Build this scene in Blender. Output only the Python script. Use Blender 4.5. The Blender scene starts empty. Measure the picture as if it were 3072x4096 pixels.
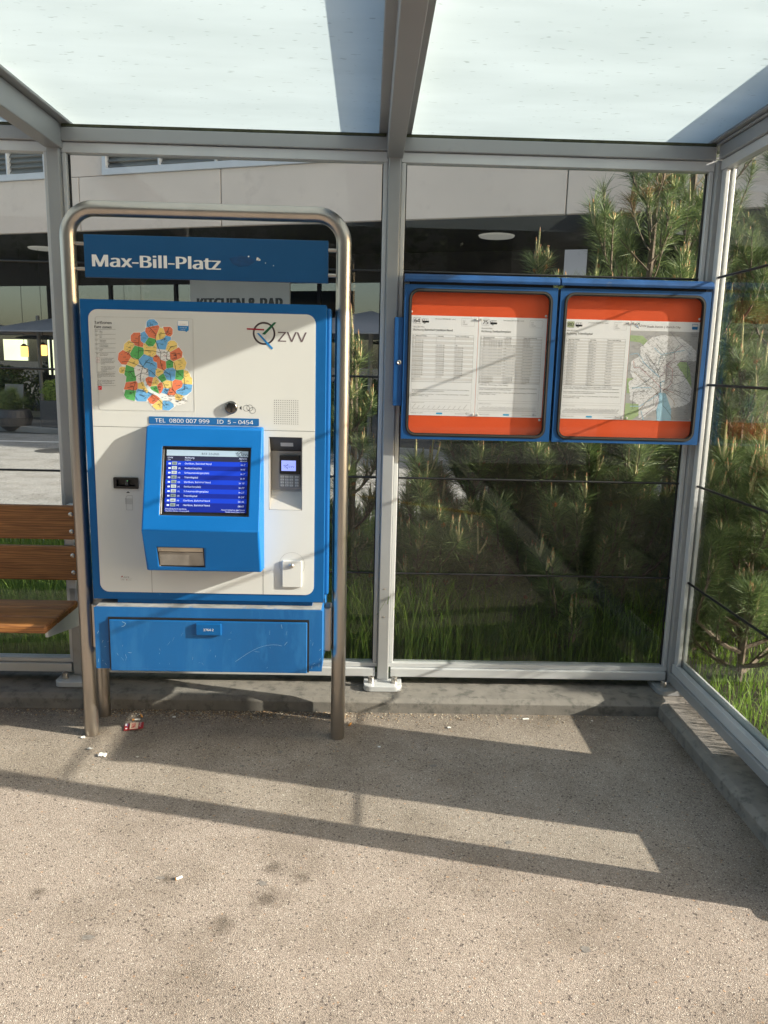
import bpy, bmesh, math, random
import numpy as np
from mathutils import Vector, Matrix
from mathutils.geometry import tessellate_polygon
R = math.radians
S = bpy.context.scene
COL = S.collection
# ------------------------------------------------------------------ camera
def setup_camera():
    yaw, pi_, ro = .0235, .1859, .0241
    cy, sy, cp, sp = math.cos(yaw), math.sin(yaw), math.cos(pi_), math.sin(pi_)
    w = Vector((sy*cp, cy*cp, -sp)); r0 = Vector((cy, -sy, 0)); u0 = r0.cross(w)
    r = r0*math.cos(ro)+u0*math.sin(ro); u = u0*math.cos(ro)-r0*math.sin(ro)
    cd = bpy.data.cameras.new('camera'); c = bpy.data.objects.new('camera', cd); COL.objects.link(c)
    M = Matrix((r, u, -w)).transposed().to_4x4(); M.translation = Vector((-.0964, -3.6422, 1.6118))
    c.matrix_world = M
    cd.sensor_fit = 'HORIZONTAL'; cd.sensor_width = 36; cd.lens = 36*3106.36/3072
    cd.clip_start = .02; cd.clip_end = 600
    S.camera = c
setup_camera()
# ------------------------------------------------------------------ light
L = Vector((-1, .25, -.405)).normalized()           # direction the sunlight travels
elev = math.asin(-L.z); azim = math.atan2(-L.x, -L.y)
wd = bpy.data.worlds.new('World'); S.world = wd; wd.use_nodes = True
nt = wd.node_tree; bg = nt.nodes['Background']
sky = nt.nodes.new('ShaderNodeTexSky'); sky.sky_type = 'NISHITA'; sky.sun_disc = False
sky.sun_elevation = elev; sky.sun_rotation = azim; sky.air_density = 1.0; sky.dust_density = 2.5; sky.ozone_density = .6
wb = nt.nodes.new('ShaderNodeMix'); wb.data_type = 'RGBA'; wb.blend_type = 'MULTIPLY'; wb.inputs[0].default_value = 1; wb.inputs[7].default_value = (1.03, 1.0, .94, 1)
nt.links.new(sky.outputs[0], wb.inputs[6]); nt.links.new(wb.outputs[2], bg.inputs[0]); bg.inputs[1].default_value = .115
sd = bpy.data.lights.new('sun', 'SUN'); sd.energy = 4.9; sd.angle = R(.55); sd.color = (1, .92, .80)
so = bpy.data.objects.new('sun', sd); COL.objects.link(so); so.rotation_euler = L.to_track_quat('-Z', 'Y').to_euler()
S.view_settings.view_transform = 'Standard'; S.view_settings.look = 'None'; S.view_settings.gamma = 1
S.view_settings.use_curve_mapping = False; S.view_settings.exposure = 1.25
S.cycles.transparent_max_bounces = 40; S.cycles.max_bounces = 10
# ------------------------------------------------------------------ materials
MATS = {}
def mat(name, col, rough=.5, metal=0, var=.12, scale=6, bump=0, bscale=60, emit=0, spec=.5, wear=None, wscale=9, wth=.62, stretch=None, coat=0):
    if name in MATS: return MATS[name]
    m = bpy.data.materials.new(name); m.use_nodes = True; n = m.node_tree.nodes; l = m.node_tree.links
    b = n['Principled BSDF']; b.inputs['Roughness'].default_value = rough; b.inputs['Metallic'].default_value = metal
    b.inputs['Specular IOR Level'].default_value = spec; b.inputs['Coat Weight'].default_value = coat
    tc = n.new('ShaderNodeTexCoord'); mp = n.new('ShaderNodeMapping'); l.new(tc.outputs['Object'], mp.inputs[0])
    if stretch: mp.inputs['Scale'].default_value = stretch
    nz = n.new('ShaderNodeTexNoise'); nz.inputs['Scale'].default_value = scale; nz.inputs['Detail'].default_value = 6; l.new(mp.outputs[0], nz.inputs[0])
    rp = n.new('ShaderNodeValToRGB'); rp.color_ramp.elements[0].position = .3; rp.color_ramp.elements[1].position = .7
    c0 = [max(0, c*(1-var)) for c in col]; c1 = [min(1, c*(1+var)) for c in col]
    rp.color_ramp.elements[0].color = (*c0, 1); rp.color_ramp.elements[1].color = (*c1, 1); l.new(nz.outputs[0], rp.inputs[0])
    out = rp.outputs[0]
    if wear:
        n2 = n.new('ShaderNodeTexNoise'); n2.inputs['Scale'].default_value = wscale; n2.inputs['Detail'].default_value = 9; n2.inputs['Roughness'].default_value = .68; l.new(mp.outputs[0], n2.inputs[0])
        r2 = n.new('ShaderNodeValToRGB'); r2.color_ramp.elements[0].position = wth; r2.color_ramp.elements[1].position = wth+.13; l.new(n2.outputs[0], r2.inputs[0])
        mx = n.new('ShaderNodeMix'); mx.data_type = 'RGBA'; l.new(r2.outputs[0], mx.inputs[0]); l.new(out, mx.inputs[6]); mx.inputs[7].default_value = (*wear, 1); out = mx.outputs[2]
    l.new(out, b.inputs['Base Color'])
    rr = n.new('ShaderNodeMapRange'); rr.inputs['To Min'].default_value = max(.02, rough*.8); rr.inputs['To Max'].default_value = min(1, rough*1.2); l.new(nz.outputs[0], rr.inputs[0]); l.new(rr.outputs[0], b.inputs['Roughness'])
    if bump:
        n3 = n.new('ShaderNodeTexNoise'); n3.inputs['Scale'].default_value = bscale; n3.inputs['Detail'].default_value = 5; l.new(mp.outputs[0], n3.inputs[0])
        bp = n.new('ShaderNodeBump'); bp.inputs['Strength'].default_value = bump; bp.inputs['Distance'].default_value = .003; l.new(n3.outputs[0], bp.inputs['Height']); l.new(bp.outputs[0], b.inputs['Normal'])
    if emit:
        l.new(out, b.inputs['Emission Color']); b.inputs['Emission Strength'].default_value = emit
    MATS[name] = m; return m
def glassmat(name, tint, refl=.05, dirt=0.0, gain=.9):
    m = bpy.data.materials.new(name); m.use_nodes = True; n = m.node_tree.nodes; l = m.node_tree.links; n.clear()
    o = n.new('ShaderNodeOutputMaterial'); tr = n.new('ShaderNodeBsdfTransparent'); tr.inputs[0].default_value = (*tint, 1)
    gl = n.new('ShaderNodeBsdfGlossy'); gl.inputs['Roughness'].default_value = .0
    lw = n.new('ShaderNodeLayerWeight'); lw.inputs[0].default_value = .5
    p = n.new('ShaderNodeMath'); p.operation = 'POWER'; p.inputs[1].default_value = 5; l.new(lw.outputs['Facing'], p.inputs[0])
    q = n.new('ShaderNodeMath'); q.operation = 'MULTIPLY_ADD'; q.inputs[1].default_value = gain; q.inputs[2].default_value = refl; l.new(p.outputs[0], q.inputs[0])
    mx = n.new('ShaderNodeMixShader'); l.new(q.outputs[0], mx.inputs[0]); l.new(tr.outputs[0], mx.inputs[1]); l.new(gl.outputs[0], mx.inputs[2])
    out = mx.outputs[0]
    if dirt:
        df = n.new('ShaderNodeBsdfDiffuse'); df.inputs[0].default_value = (.5, .48, .42, 1)
        tc = n.new('ShaderNodeTexCoord'); nz = n.new('ShaderNodeTexNoise'); nz.inputs['Scale'].default_value = 3; nz.inputs['Detail'].default_value = 9; nz.inputs['Roughness'].default_value = .7
        l.new(tc.outputs['Object'], nz.inputs[0]); mr = n.new('ShaderNodeMapRange'); mr.inputs['From Min'].default_value = .4; mr.inputs['From Max'].default_value = .8; mr.inputs['To Min'].default_value = dirt*.4; mr.inputs['To Max'].default_value = dirt*2.2; l.new(nz.outputs[0], mr.inputs[0])
        m2 = n.new('ShaderNodeMixShader'); l.new(mr.outputs[0], m2.inputs[0]); l.new(out, m2.inputs[1]); l.new(df.outputs[0], m2.inputs[2]); out = m2.outputs[0]
    l.new(out, o.inputs[0]); MATS[name] = m; return m
def frosted():
    m = bpy.data.materials.new('frosted_glass'); m.use_nodes = True; n = m.node_tree.nodes; l = m.node_tree.links; n.clear()
    o = n.new('ShaderNodeOutputMaterial'); t = n.new('ShaderNodeBsdfTranslucent'); d = n.new('ShaderNodeBsdfDiffuse'); g = n.new('ShaderNodeBsdfGlossy'); g.inputs['Roughness'].default_value = .12
    tc = n.new('ShaderNodeTexCoord'); mp = n.new('ShaderNodeMapping'); mp.inputs['Scale'].default_value = (1, 3.2, 1); l.new(tc.outputs['Object'], mp.inputs[0])
    nz = n.new('ShaderNodeTexNoise'); nz.inputs['Scale'].default_value = 27; nz.inputs['Detail'].default_value = 2; nz.inputs['Roughness'].default_value = .4; l.new(mp.outputs[0], nz.inputs[0])
    rp = n.new('ShaderNodeValToRGB'); e = rp.color_ramp.elements; e[0].position = .26; e[0].color = (.36, .43, .43, 1); e[1].position = .30; e[1].color = (.55, .64, .645, 1); l.new(nz.outputs[0], rp.inputs[0])
    n2 = n.new('ShaderNodeTexNoise'); n2.inputs['Scale'].default_value = 1.7; n2.inputs['Detail'].default_value = 4; l.new(mp.outputs[0], n2.inputs[0])
    r2 = n.new('ShaderNodeValToRGB'); r2.color_ramp.elements[0].position = .3; r2.color_ramp.elements[1].position = .7; r2.color_ramp.elements[0].color = (.86, .87, .87, 1); r2.color_ramp.elements[1].color = (1, 1, 1, 1); l.new(n2.outputs[0], r2.inputs[0])
    mu = n.new('ShaderNodeMix'); mu.data_type = 'RGBA'; mu.blend_type = 'MULTIPLY'; mu.inputs[0].default_value = 1; l.new(rp.outputs[0], mu.inputs[6]); l.new(r2.outputs[0], mu.inputs[7])
    l.new(mu.outputs[2], t.inputs[0]); d.inputs[0].default_value = (.55, .6, .6, 1)
    a = n.new('ShaderNodeMixShader'); a.inputs[0].default_value = .12; l.new(t.outputs[0], a.inputs[1]); l.new(d.outputs[0], a.inputs[2])
    b = n.new('ShaderNodeMixShader'); b.inputs[0].default_value = .05; l.new(a.outputs[0], b.inputs[1]); l.new(g.outputs[0], b.inputs[2]); l.new(b.outputs[0], o.inputs[0])
    MATS['frosted'] = m; return m
STAINS = [(-.375, -1.37, .075), (-.379, -1.515, .11), (-.493, -1.627, .085), (-1.08, -1.50, .055), (-.86, -1.687, .05), (-.705, -1.427, .045), (-.28, -1.42, .06)]
def asphalt(name, dark, light, cell=230, stains=False,  stain=(.5, .48, .44), orange=True, bump=.6, warm=(.42, .33, .25)):
    m = bpy.data.materials.new(name); m.use_nodes = True; n = m.node_tree.nodes; l = m.node_tree.links
    b = n['Principled BSDF']; b.inputs['Roughness'].default_value = .92; b.inputs['Specular IOR Level'].default_value = .25
    tc = n.new('ShaderNodeTexCoord')
    v = n.new('ShaderNodeTexVoronoi'); v.inputs['Scale'].default_value = cell; l.new(tc.outputs['Object'], v.inputs[0])
    sx = n.new('ShaderNodeSeparateColor'); l.new(v.outputs['Color'], sx.inputs[0])
    rp = n.new('ShaderNodeValToRGB'); E_ = rp.color_ramp; E_.interpolation = 'LINEAR'
    E_.elements[0].position = 0; E_.elements[0].color = (dark[0]*.35, dark[1]*.35, dark[2]*.38, 1); E_.elements[1].position = 1; E_.elements[1].color = (.75, .72, .64, 1)
    for p, c in ((.05, dark), (.45, [(a+b_)/2 for a, b_ in zip(dark, light)]), (.9, light), (.965, light)):
        e = E_.elements.new(p); e.color = (*c, 1)
    l.new(sx.outputs[0], rp.inputs[0])
    v2 = n.new('ShaderNodeTexVoronoi'); v2.inputs['Scale'].default_value = cell*.42; l.new(tc.outputs['Object'], v2.inputs[0])
    s2 = n.new('ShaderNodeSeparateColor'); l.new(v2.outputs['Color'], s2.inputs[0])
    r3 = n.new('ShaderNodeValToRGB'); r3.color_ramp.interpolation = 'CONSTANT'; q = r3.color_ramp.elements; q[0].position = 0; q[0].color = (1, 1, 1, 1); q[1].position = .955; q[1].color = (.42, .41, .43, 1)
    z = q.new(.982) ; z.color = (1.3, 1.02, .8, 1) if orange else (1, 1, 1, 1)
    z = q.new(.988); z.color = (1, 1, 1, 1)
    l.new(s2.outputs[0], r3.inputs[0])
    mA = n.new('ShaderNodeMix'); mA.data_type = 'RGBA'; mA.blend_type = 'MULTIPLY'; mA.inputs[0].default_value = 1; l.new(rp.outputs[0], mA.inputs[6]); l.new(r3.outputs[0], mA.inputs[7])
    nz = n.new('ShaderNodeTexNoise'); nz.inputs['Scale'].default_value = 2.3; nz.inputs['Detail'].default_value = 9; nz.inputs['Roughness'].default_value = .65; l.new(tc.outputs['Object'], nz.inputs[0])
    r2 = n.new('ShaderNodeValToRGB'); r2.color_ramp.elements[0].position = .34; r2.color_ramp.elements[0].color = (*stain, 1); r2.color_ramp.elements[1].position = .55; r2.color_ramp.elements[1].color = (1, 1, 1, 1); l.new(nz.outputs[0], r2.inputs[0])
    mB = n.new('ShaderNodeMix'); mB.data_type = 'RGBA'; mB.blend_type = 'MULTIPLY'; mB.inputs[0].default_value = .55; l.new(mA.outputs[2], mB.inputs[6]); l.new(r2.outputs[0], mB.inputs[7])
    n4 = n.new('ShaderNodeTexNoise'); n4.inputs['Scale'].default_value = 7.5; n4.inputs['Detail'].default_value = 7; n4.inputs['Roughness'].default_value = .7; l.new(tc.outputs['Object'], n4.inputs[0])
    r4 = n.new('ShaderNodeValToRGB'); r4.color_ramp.elements[0].position = .66; r4.color_ramp.elements[0].color = (1, 1, 1, 1); r4.color_ramp.elements[1].position = .76; r4.color_ramp.elements[1].color = (.6, .58, .56, 1); l.new(n4.outputs[0], r4.inputs[0])
    mC = n.new('ShaderNodeMix'); mC.data_type = 'RGBA'; mC.blend_type = 'MULTIPLY'; mC.inputs[0].default_value = .8; l.new(mB.outputs[2], mC.inputs[6]); l.new(r4.outputs[0], mC.inputs[7])
    out = mC.outputs[2]
    if stains:       # oil and dirt marks worn into the floor at these spots
        acc = None
        for sx_, sy_, sr in STAINS:
            dd = n.new('ShaderNodeVectorMath'); dd.operation = 'DISTANCE'; l.new(tc.outputs['Object'], dd.inputs[0]); dd.inputs[1].default_value = (sx_, sy_, 0)
            mr = n.new('ShaderNodeMapRange'); mr.inputs['From Min'].default_value = sr; mr.inputs['From Max'].default_value = 0; l.new(dd.outputs['Value'], mr.inputs[0])
            if acc is None: acc = mr.outputs[0]
            else:
                ad = n.new('ShaderNodeMath'); ad.operation = 'MAXIMUM'; l.new(acc, ad.inputs[0]); l.new(mr.outputs[0], ad.inputs[1]); acc = ad.outputs[0]
        sn = n.new('ShaderNodeTexNoise'); sn.inputs['Scale'].default_value = 26; sn.inputs['Detail'].default_value = 8; sn.inputs['Roughness'].default_value = .75; l.new(tc.outputs['Object'], sn.inputs[0])
        m1 = n.new('ShaderNodeMath'); m1.operation = 'MULTIPLY'; l.new(acc, m1.inputs[0]); l.new(sn.outputs[0], m1.inputs[1])
        m2 = n.new('ShaderNodeMapRange'); m2.inputs['From Min'].default_value = .20; m2.inputs['From Max'].default_value = .48; m2.inputs['To Max'].default_value = .8; l.new(m1.outputs[0], m2.inputs[0])
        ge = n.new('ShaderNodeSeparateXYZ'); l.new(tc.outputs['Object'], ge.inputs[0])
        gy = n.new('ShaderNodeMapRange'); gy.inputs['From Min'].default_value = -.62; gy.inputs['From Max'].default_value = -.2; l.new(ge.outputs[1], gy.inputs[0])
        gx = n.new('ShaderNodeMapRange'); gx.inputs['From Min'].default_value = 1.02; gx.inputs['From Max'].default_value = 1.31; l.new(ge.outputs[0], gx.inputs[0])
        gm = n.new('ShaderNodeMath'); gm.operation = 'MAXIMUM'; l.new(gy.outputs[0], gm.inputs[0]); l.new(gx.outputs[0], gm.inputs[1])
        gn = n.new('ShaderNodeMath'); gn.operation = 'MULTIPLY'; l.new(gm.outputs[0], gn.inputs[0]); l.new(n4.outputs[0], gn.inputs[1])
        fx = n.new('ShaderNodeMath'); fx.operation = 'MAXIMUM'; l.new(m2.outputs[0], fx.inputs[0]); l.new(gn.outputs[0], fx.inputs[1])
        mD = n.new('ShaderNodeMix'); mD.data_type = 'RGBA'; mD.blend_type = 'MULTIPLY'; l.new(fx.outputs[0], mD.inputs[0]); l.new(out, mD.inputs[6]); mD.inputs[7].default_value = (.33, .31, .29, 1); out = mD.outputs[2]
    l.new(out, b.inputs['Base Color'])
    bp = n.new('ShaderNodeBump'); bp.inputs['Strength'].default_value = bump; bp.inputs['Distance'].default_value = .004; l.new(v.outputs['Distance'], bp.inputs['Height']); l.new(bp.outputs[0], b.inputs['Normal'])
    MATS[name] = m; return m
STAINS_ = 0
def woodmat():
    m = bpy.data.materials.new('bench_wood'); m.use_nodes = True; n = m.node_tree.nodes; l = m.node_tree.links; b = n['Principled BSDF']
    tc = n.new('ShaderNodeTexCoord'); mp = n.new('ShaderNodeMapping'); mp.inputs['Scale'].default_value = (.8, 9, 9); l.new(tc.outputs['Object'], mp.inputs[0])
    w = n.new('ShaderNodeTexWave'); w.wave_type = 'BANDS'; w.bands_direction = 'Z'; w.inputs['Scale'].default_value = 3.2; w.inputs['Distortion'].default_value = 9; w.inputs['Detail'].default_value = 3; w.inputs['Detail Scale'].default_value = 1.2; l.new(mp.outputs[0], w.inputs[0])
    r = n.new('ShaderNodeValToRGB'); e = r.color_ramp.elements; e[0].color = (.22, .085, .025, 1); e[1].color = (.38, .165, .05, 1); l.new(w.outputs[0], r.inputs[0])
    nz = n.new('ShaderNodeTexNoise'); nz.inputs['Scale'].default_value = 6; nz.inputs['Detail'].default_value = 8; mp2 = n.new('ShaderNodeMapping'); mp2.inputs['Scale'].default_value = (1, 14, 14); l.new(tc.outputs['Object'], mp2.inputs[0]); l.new(mp2.outputs[0], nz.inputs[0])
    mx = n.new('ShaderNodeMix'); mx.data_type = 'RGBA'; mx.blend_type = 'MULTIPLY'; mx.inputs[0].default_value = .8; r2 = n.new('ShaderNodeValToRGB'); r2.color_ramp.elements[0].position = .3; r2.color_ramp.elements[0].color = (.5, .45, .4, 1); r2.color_ramp.elements[1].position = .65; l.new(nz.outputs[0], r2.inputs[0])
    l.new(r.outputs[0], mx.inputs[6]); l.new(r2.outputs[0], mx.inputs[7]); l.new(mx.outputs[2], b.inputs['Base Color']); b.inputs['Roughness'].default_value = .42
    bp = n.new('ShaderNodeBump'); bp.inputs['Strength'].default_value = .25; bp.inputs['Distance'].default_value = .002; l.new(w.outputs[0], bp.inputs['Height']); l.new(bp.outputs[0], b.inputs['Normal'])
    MATS['wood'] = m
    return m
def vegmat(name, c0, c1, trans=.35, rough=.55):
    m = bpy.data.materials.new(name); m.use_nodes = True; n = m.node_tree.nodes; l = m.node_tree.links; b = n['Principled BSDF']
    at = n.new('ShaderNodeAttribute'); at.attribute_name = 'tone'
    r = n.new('ShaderNodeValToRGB'); r.color_ramp.elements[0].color = (*c0, 1); r.color_ramp.elements[1].color = (*c1, 1); l.new(at.outputs['Fac'], r.inputs[0])
    l.new(r.outputs[0], b.inputs['Base Color']); b.inputs['Roughness'].default_value = rough
    t = n.new('ShaderNodeBsdfTranslucent'); l.new(r.outputs[0], t.inputs[0]); mx = n.new('ShaderNodeMixShader'); mx.inputs[0].default_value = trans
    l.new(b.outputs[0], mx.inputs[1]); l.new(t.outputs[0], mx.inputs[2]); l.new(mx.outputs[0], n['Material Output'].inputs[0]); MATS[name] = m; return m
ALU = mat('grey_alu', (.33, .34, .35), .45, .25, .06, 3, wear=(.27, .27, .265), wscale=5, wth=.6)
ALUL = mat('light_alu', (.56, .575, .59), .42, .2, .06, 4)
STEEL = mat('brushed_steel', (.46, .42, .38), .3, 1, .14, 5, bump=.12, bscale=40, stretch=(1, 1, .12))
BOLT = mat('bolt_steel', (.55, .52, .48), .3, 1, .1, 30)
BLUE = mat('blue_paint', (.001, .09, .29), .5, 0, .07, 5, bump=.12, bscale=420, spec=.3, wear=(.05, .2, .46), wscale=14, wth=.66)
BLUEH = mat('blue_housing', (.001, .125, .42), .5, 0, .05, 5, bump=.22, bscale=420, spec=.3)
BLUEB = mat('blue_base', (.002, .10, .31), .5, 0, .12, 3, bump=.15, bscale=380, wear=(.01, .125, .35), wscale=7, wth=.5, stretch=(2, 1, .5))
BLUES = mat('sign_blue', (.001, .072, .21), .4, 0, .04, 5)
BLUEC = mat('case_blue', (.001, .062, .21), .45, 0, .1, 6, wear=(.1, .15, .25), wscale=22, wth=.68)
HOODM = mat('hood_dusty', (.006, .06, .20), .5, 0, .2, 12, wear=(.12, .12, .11), wscale=9, wth=.6)
BEIGE = mat('beige_panel', (.585, .595, .59), .55, 0, .03, 2, bump=.05, bscale=300)
DUST = mat('dusty_top', (.30, .30, .29), .8, 0, .25, 22, wear=(.05, .16, .36), wscale=16, wth=.56)
BLACK = mat('black_plastic', (.012, .012, .013), .35, 0, .2, 10)
RUBB = mat('black_rubber', (.008, .008, .008), .6, 0, .3, 20)
CABLE = mat('black_cable', (.012, .012, .012), .45, 0, .2, 20)
DGREY = mat('dark_grey', (.06, .06, .062), .5, 0, .1, 8)
MGREY = mat('mid_grey', (.22, .22, .22), .5, 0, .1, 8)
LGREY = mat('pale_grey', (.5, .5, .49), .5, 0, .05, 8)
INK = mat('ink', (.02, .02, .025), .6, 0, 0)
INKL = mat('ink_soft', (.16, .16, .17), .7, 0, 0)
LOGOG = mat('logo_grey', (.12, .085, .10), .6, 0, 0)
RED = mat('logo_red', (.30, .01, .03), .6, 0, 0)
GREEN = mat('logo_green', (.005, .10, .045), .6, 0, 0)
LBLUE = mat('logo_blue', (.005, .19, .50), .6, 0, 0)
WHITE = mat('white_print', (.80, .80, .80), .5, 0, .02)
PAPER = mat('white_paper', (.90, .92, .95), .7, 0, .02, 3)
BOARD = mat('red_board', (.80, .10, .02), .5, 0, .05, 2)
MAPC = {'r': mat('map_red', (.74, .20, .10), .6, 0, .02), 'g': mat('map_green', (.10, .42, .12), .6, 0, .02), 'b': mat('map_blue', (.15, .42, .76), .6, 0, .02), 'y': mat('map_yellow', (.86, .64, .20), .6, 0, .02), 'w': WHITE}
CONC = mat('kerb_concrete', (.20, .185, .165), .9, 0, .15, 14, bump=.5, bscale=160, wear=(.11, .105, .095), wscale=16, wth=.50)
WOOD = woodmat(); FROST = frosted()
GLASS = glassmat('wall_glass', (.95, .965, .95), .026, .006)
CGLASS = glassmat('case_glass', (.97, .97, .97), .02, .0)
TOPG = glassmat('roof_glass_top', (.97, .98, .98), .03)
MAPLAM = glassmat('clear_foil', (.98, .98, .98), .012)
# ------------------------------------------------------------------ mesh helper
class MB:
    def __init__(s): s.v = []; s.f = []; s.m = []; s.mats = []
    def mi(s, m):
        if m not in s.mats: s.mats.append(m)
        return s.mats.index(m)
    def add(s, vs, fs, m):
        o = len(s.v); s.v += [tuple(v) for v in vs]; k = s.mi(m)
        for f in fs: s.f.append(tuple(i+o for i in f)); s.m.append(k)
    def box(s, x0, x1, y0, y1, z0, z1, m):
        vs = [(x, y, z) for x in (x0, x1) for y in (y0, y1) for z in (z0, z1)]
        s.add(vs, [(0, 1, 3, 2), (4, 6, 7, 5), (0, 4, 5, 1), (2, 3, 7, 6), (0, 2, 6, 4), (1, 5, 7, 3)], m); return s
    def prism(s, pts, axis, a, b, m):       # pts 2-D outline; axis: 'x' (pts y,z) 'y' (pts x,z) 'z' (pts x,y)
        n = len(pts); P = lambda p, t: {'x': (t, p[0], p[1]), 'y': (p[0], t, p[1]), 'z': (p[0], p[1], t)}[axis]
        vs = [P(p, a) for p in pts]+[P(p, b) for p in pts]
        fs = [(i, (i+1) % n, n+(i+1) % n, n+i) for i in range(n)]+[tuple(range(n)), tuple(range(2*n-1, n-1, -1))]
        s.add(vs, fs, m); return s
    def plate(s, out, holes, y0, y1, m):     # plate in xz with holes, thickness y0..y1
        loops = [out]+holes; tri = tessellate_polygon([[Vector((p[0], p[1], 0)) for p in lp] for lp in loops])
        al = [p for lp in loops for p in lp]; n = len(al)
        s.add([(p[0], y0, p[1]) for p in al]+[(p[0], y1, p[1]) for p in al], [tuple(t) for t in tri]+[tuple(i+n for i in reversed(t)) for t in tri], m)
        for lp in loops:
            k = len(lp); s.add([(p[0], y0, p[1]) for p in lp]+[(p[0], y1, p[1]) for p in lp], [(i, (i+1) % k, k+(i+1) % k, k+i) for i in range(k)], m)
        return s
    def tube(s, path, r, m, seg=10, cap=True):
        P = [Vector(p) for p in path]; rs = r if isinstance(r, (list, tuple)) else [r]*len(P); o = []; up = None
        for i, p in enumerate(P):
            d = (P[min(i+1, len(P)-1)]-P[max(i-1, 0)]).normalized()
            if up is None: up = d.orthogonal().normalized()
            up = (up-d*up.dot(d)).normalized(); q = d.cross(up)
            o += [p+(up*math.cos(2*math.pi*k/seg)+q*math.sin(2*math.pi*k/seg))*rs[i] for k in range(seg)]
        fs = [(i*seg+k, i*seg+(k+1) % seg, (i+1)*seg+(k+1) % seg, (i+1)*seg+k) for i in range(len(P)-1) for k in range(seg)]
        if cap: fs += [tuple(range(seg-1, -1, -1)), tuple(range((len(P)-1)*seg, len(P)*seg))]
        s.add(o, fs, m); return s
    def lathe(s, prof, c, m, seg=20, axis='z'):
        vs = []
        for r, h in prof:
            for k in range(seg):
                a = 2*math.pi*k/seg; x, y = r*math.cos(a), r*math.sin(a)
                vs.append((c[0]+x, c[1]+y, c[2]+h) if axis == 'z' else (c[0]+x, c[1]-h, c[2]+y))
        n = len(prof); fs = [(i*seg+k, i*seg+(k+1) % seg, (i+1)*seg+(k+1) % seg, (i+1)*seg+k) for i in range(n-1) for k in range(seg)]
        fs += [tuple(range(seg-1, -1, -1)), tuple(range((n-1)*seg, n*seg))]
        s.add(vs, fs, m); return s
    def obj(s, name, parent=None, bevel=0, smooth=False, seg=2, loc=None):
        me = bpy.data.meshes.new(name); me.from_pydata(s.v, [], s.f); me.update()
        for m in s.mats: me.materials.append(m)
        me.polygons.foreach_set('material_index', s.m)
        bm = bmesh.new(); bm.from_mesh(me); bmesh.ops.recalc_face_normals(bm, faces=bm.faces); bm.to_mesh(me); bm.free()
        if smooth:
            me.polygons.foreach_set('use_smooth', [True]*len(me.polygons))
            try: me.set_sharp_from_angle(angle=R(40))
            except Exception: pass
        o = bpy.data.objects.new(name, me); COL.objects.link(o)
        if bevel:
            b = o.modifiers.new('b', 'BEVEL'); b.width = bevel; b.segments = seg; b.limit_method = 'ANGLE'; b.angle_limit = R(35)
            b.harden_normals = False
        if parent: put(o, parent)
        return o
def put(o, parent):                       # meshes are in world coordinates: keep them there
    o.parent = parent; o.matrix_parent_inverse = world(parent).inverted()
def world(o):
    m = o.matrix_basis.copy()
    if o.parent: m = world(o.parent) @ o.matrix_parent_inverse @ m
    return m
def thing(name, label, cat, loc=(0, 0, 0), rz=0, group=None):
    o = bpy.data.objects.new(name, None); COL.objects.link(o); o.location = loc; o.rotation_euler.z = rz; o.empty_display_size = .1
    o['label'] = label; o['category'] = cat
    if group: o['group'] = group
    return o
def tag(o, label, cat, group=None, kind=None):
    if label: o['label'] = label
    if cat: o['category'] = cat
    if group: o['group'] = group
    if kind: o['kind'] = kind
    return o
def struct(o): o['kind'] = 'structure'; return o
def rrect(x0, x1, z0, z1, r, n=6):
    o = []
    for cx, cz, a0 in ((x1-r, z1-r, 0), (x0+r, z1-r, 90), (x0+r, z0+r, 180), (x1-r, z0+r, 270)):
        for k in range(n+1): a = R(a0+90*k/n); o.append((cx+r*math.cos(a), cz+r*math.sin(a)))
    return o
rect = lambda x0, x1, z0, z1: [(x0, z0), (x1, z0), (x1, z1), (x0, z1)]
_tc = {}
try: FONT = bpy.data.fonts.load(bpy.utils.system_resource('DATAFILES', path='fonts')+'/NotoSansHebrew-Regular.woff2')
except Exception: FONT = None
def textmesh(s_, bold, space=1):
    k = (s_, bold, space)
    if k in _tc: return _tc[k]
    cu = bpy.data.curves.new('t', 'FONT'); cu.body = s_
    if FONT: cu.font = FONT
    cu.size = 1; cu.resolution_u = 2; cu.offset = bold; cu.space_character = space
    ob = bpy.data.objects.new('t', cu); me = bpy.data.meshes.new_from_object(ob)
    vs = [(v.co.x, v.co.y) for v in me.vertices]; fs = [tuple(p.vertices) for p in me.polygons]
    bpy.data.objects.remove(ob); bpy.data.curves.remove(cu); bpy.data.meshes.remove(me)
    x0 = min(v[0] for v in vs); x1 = max(v[0] for v in vs)
    _tc[k] = (vs, fs, x0, x1); return _tc[k]
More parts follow.
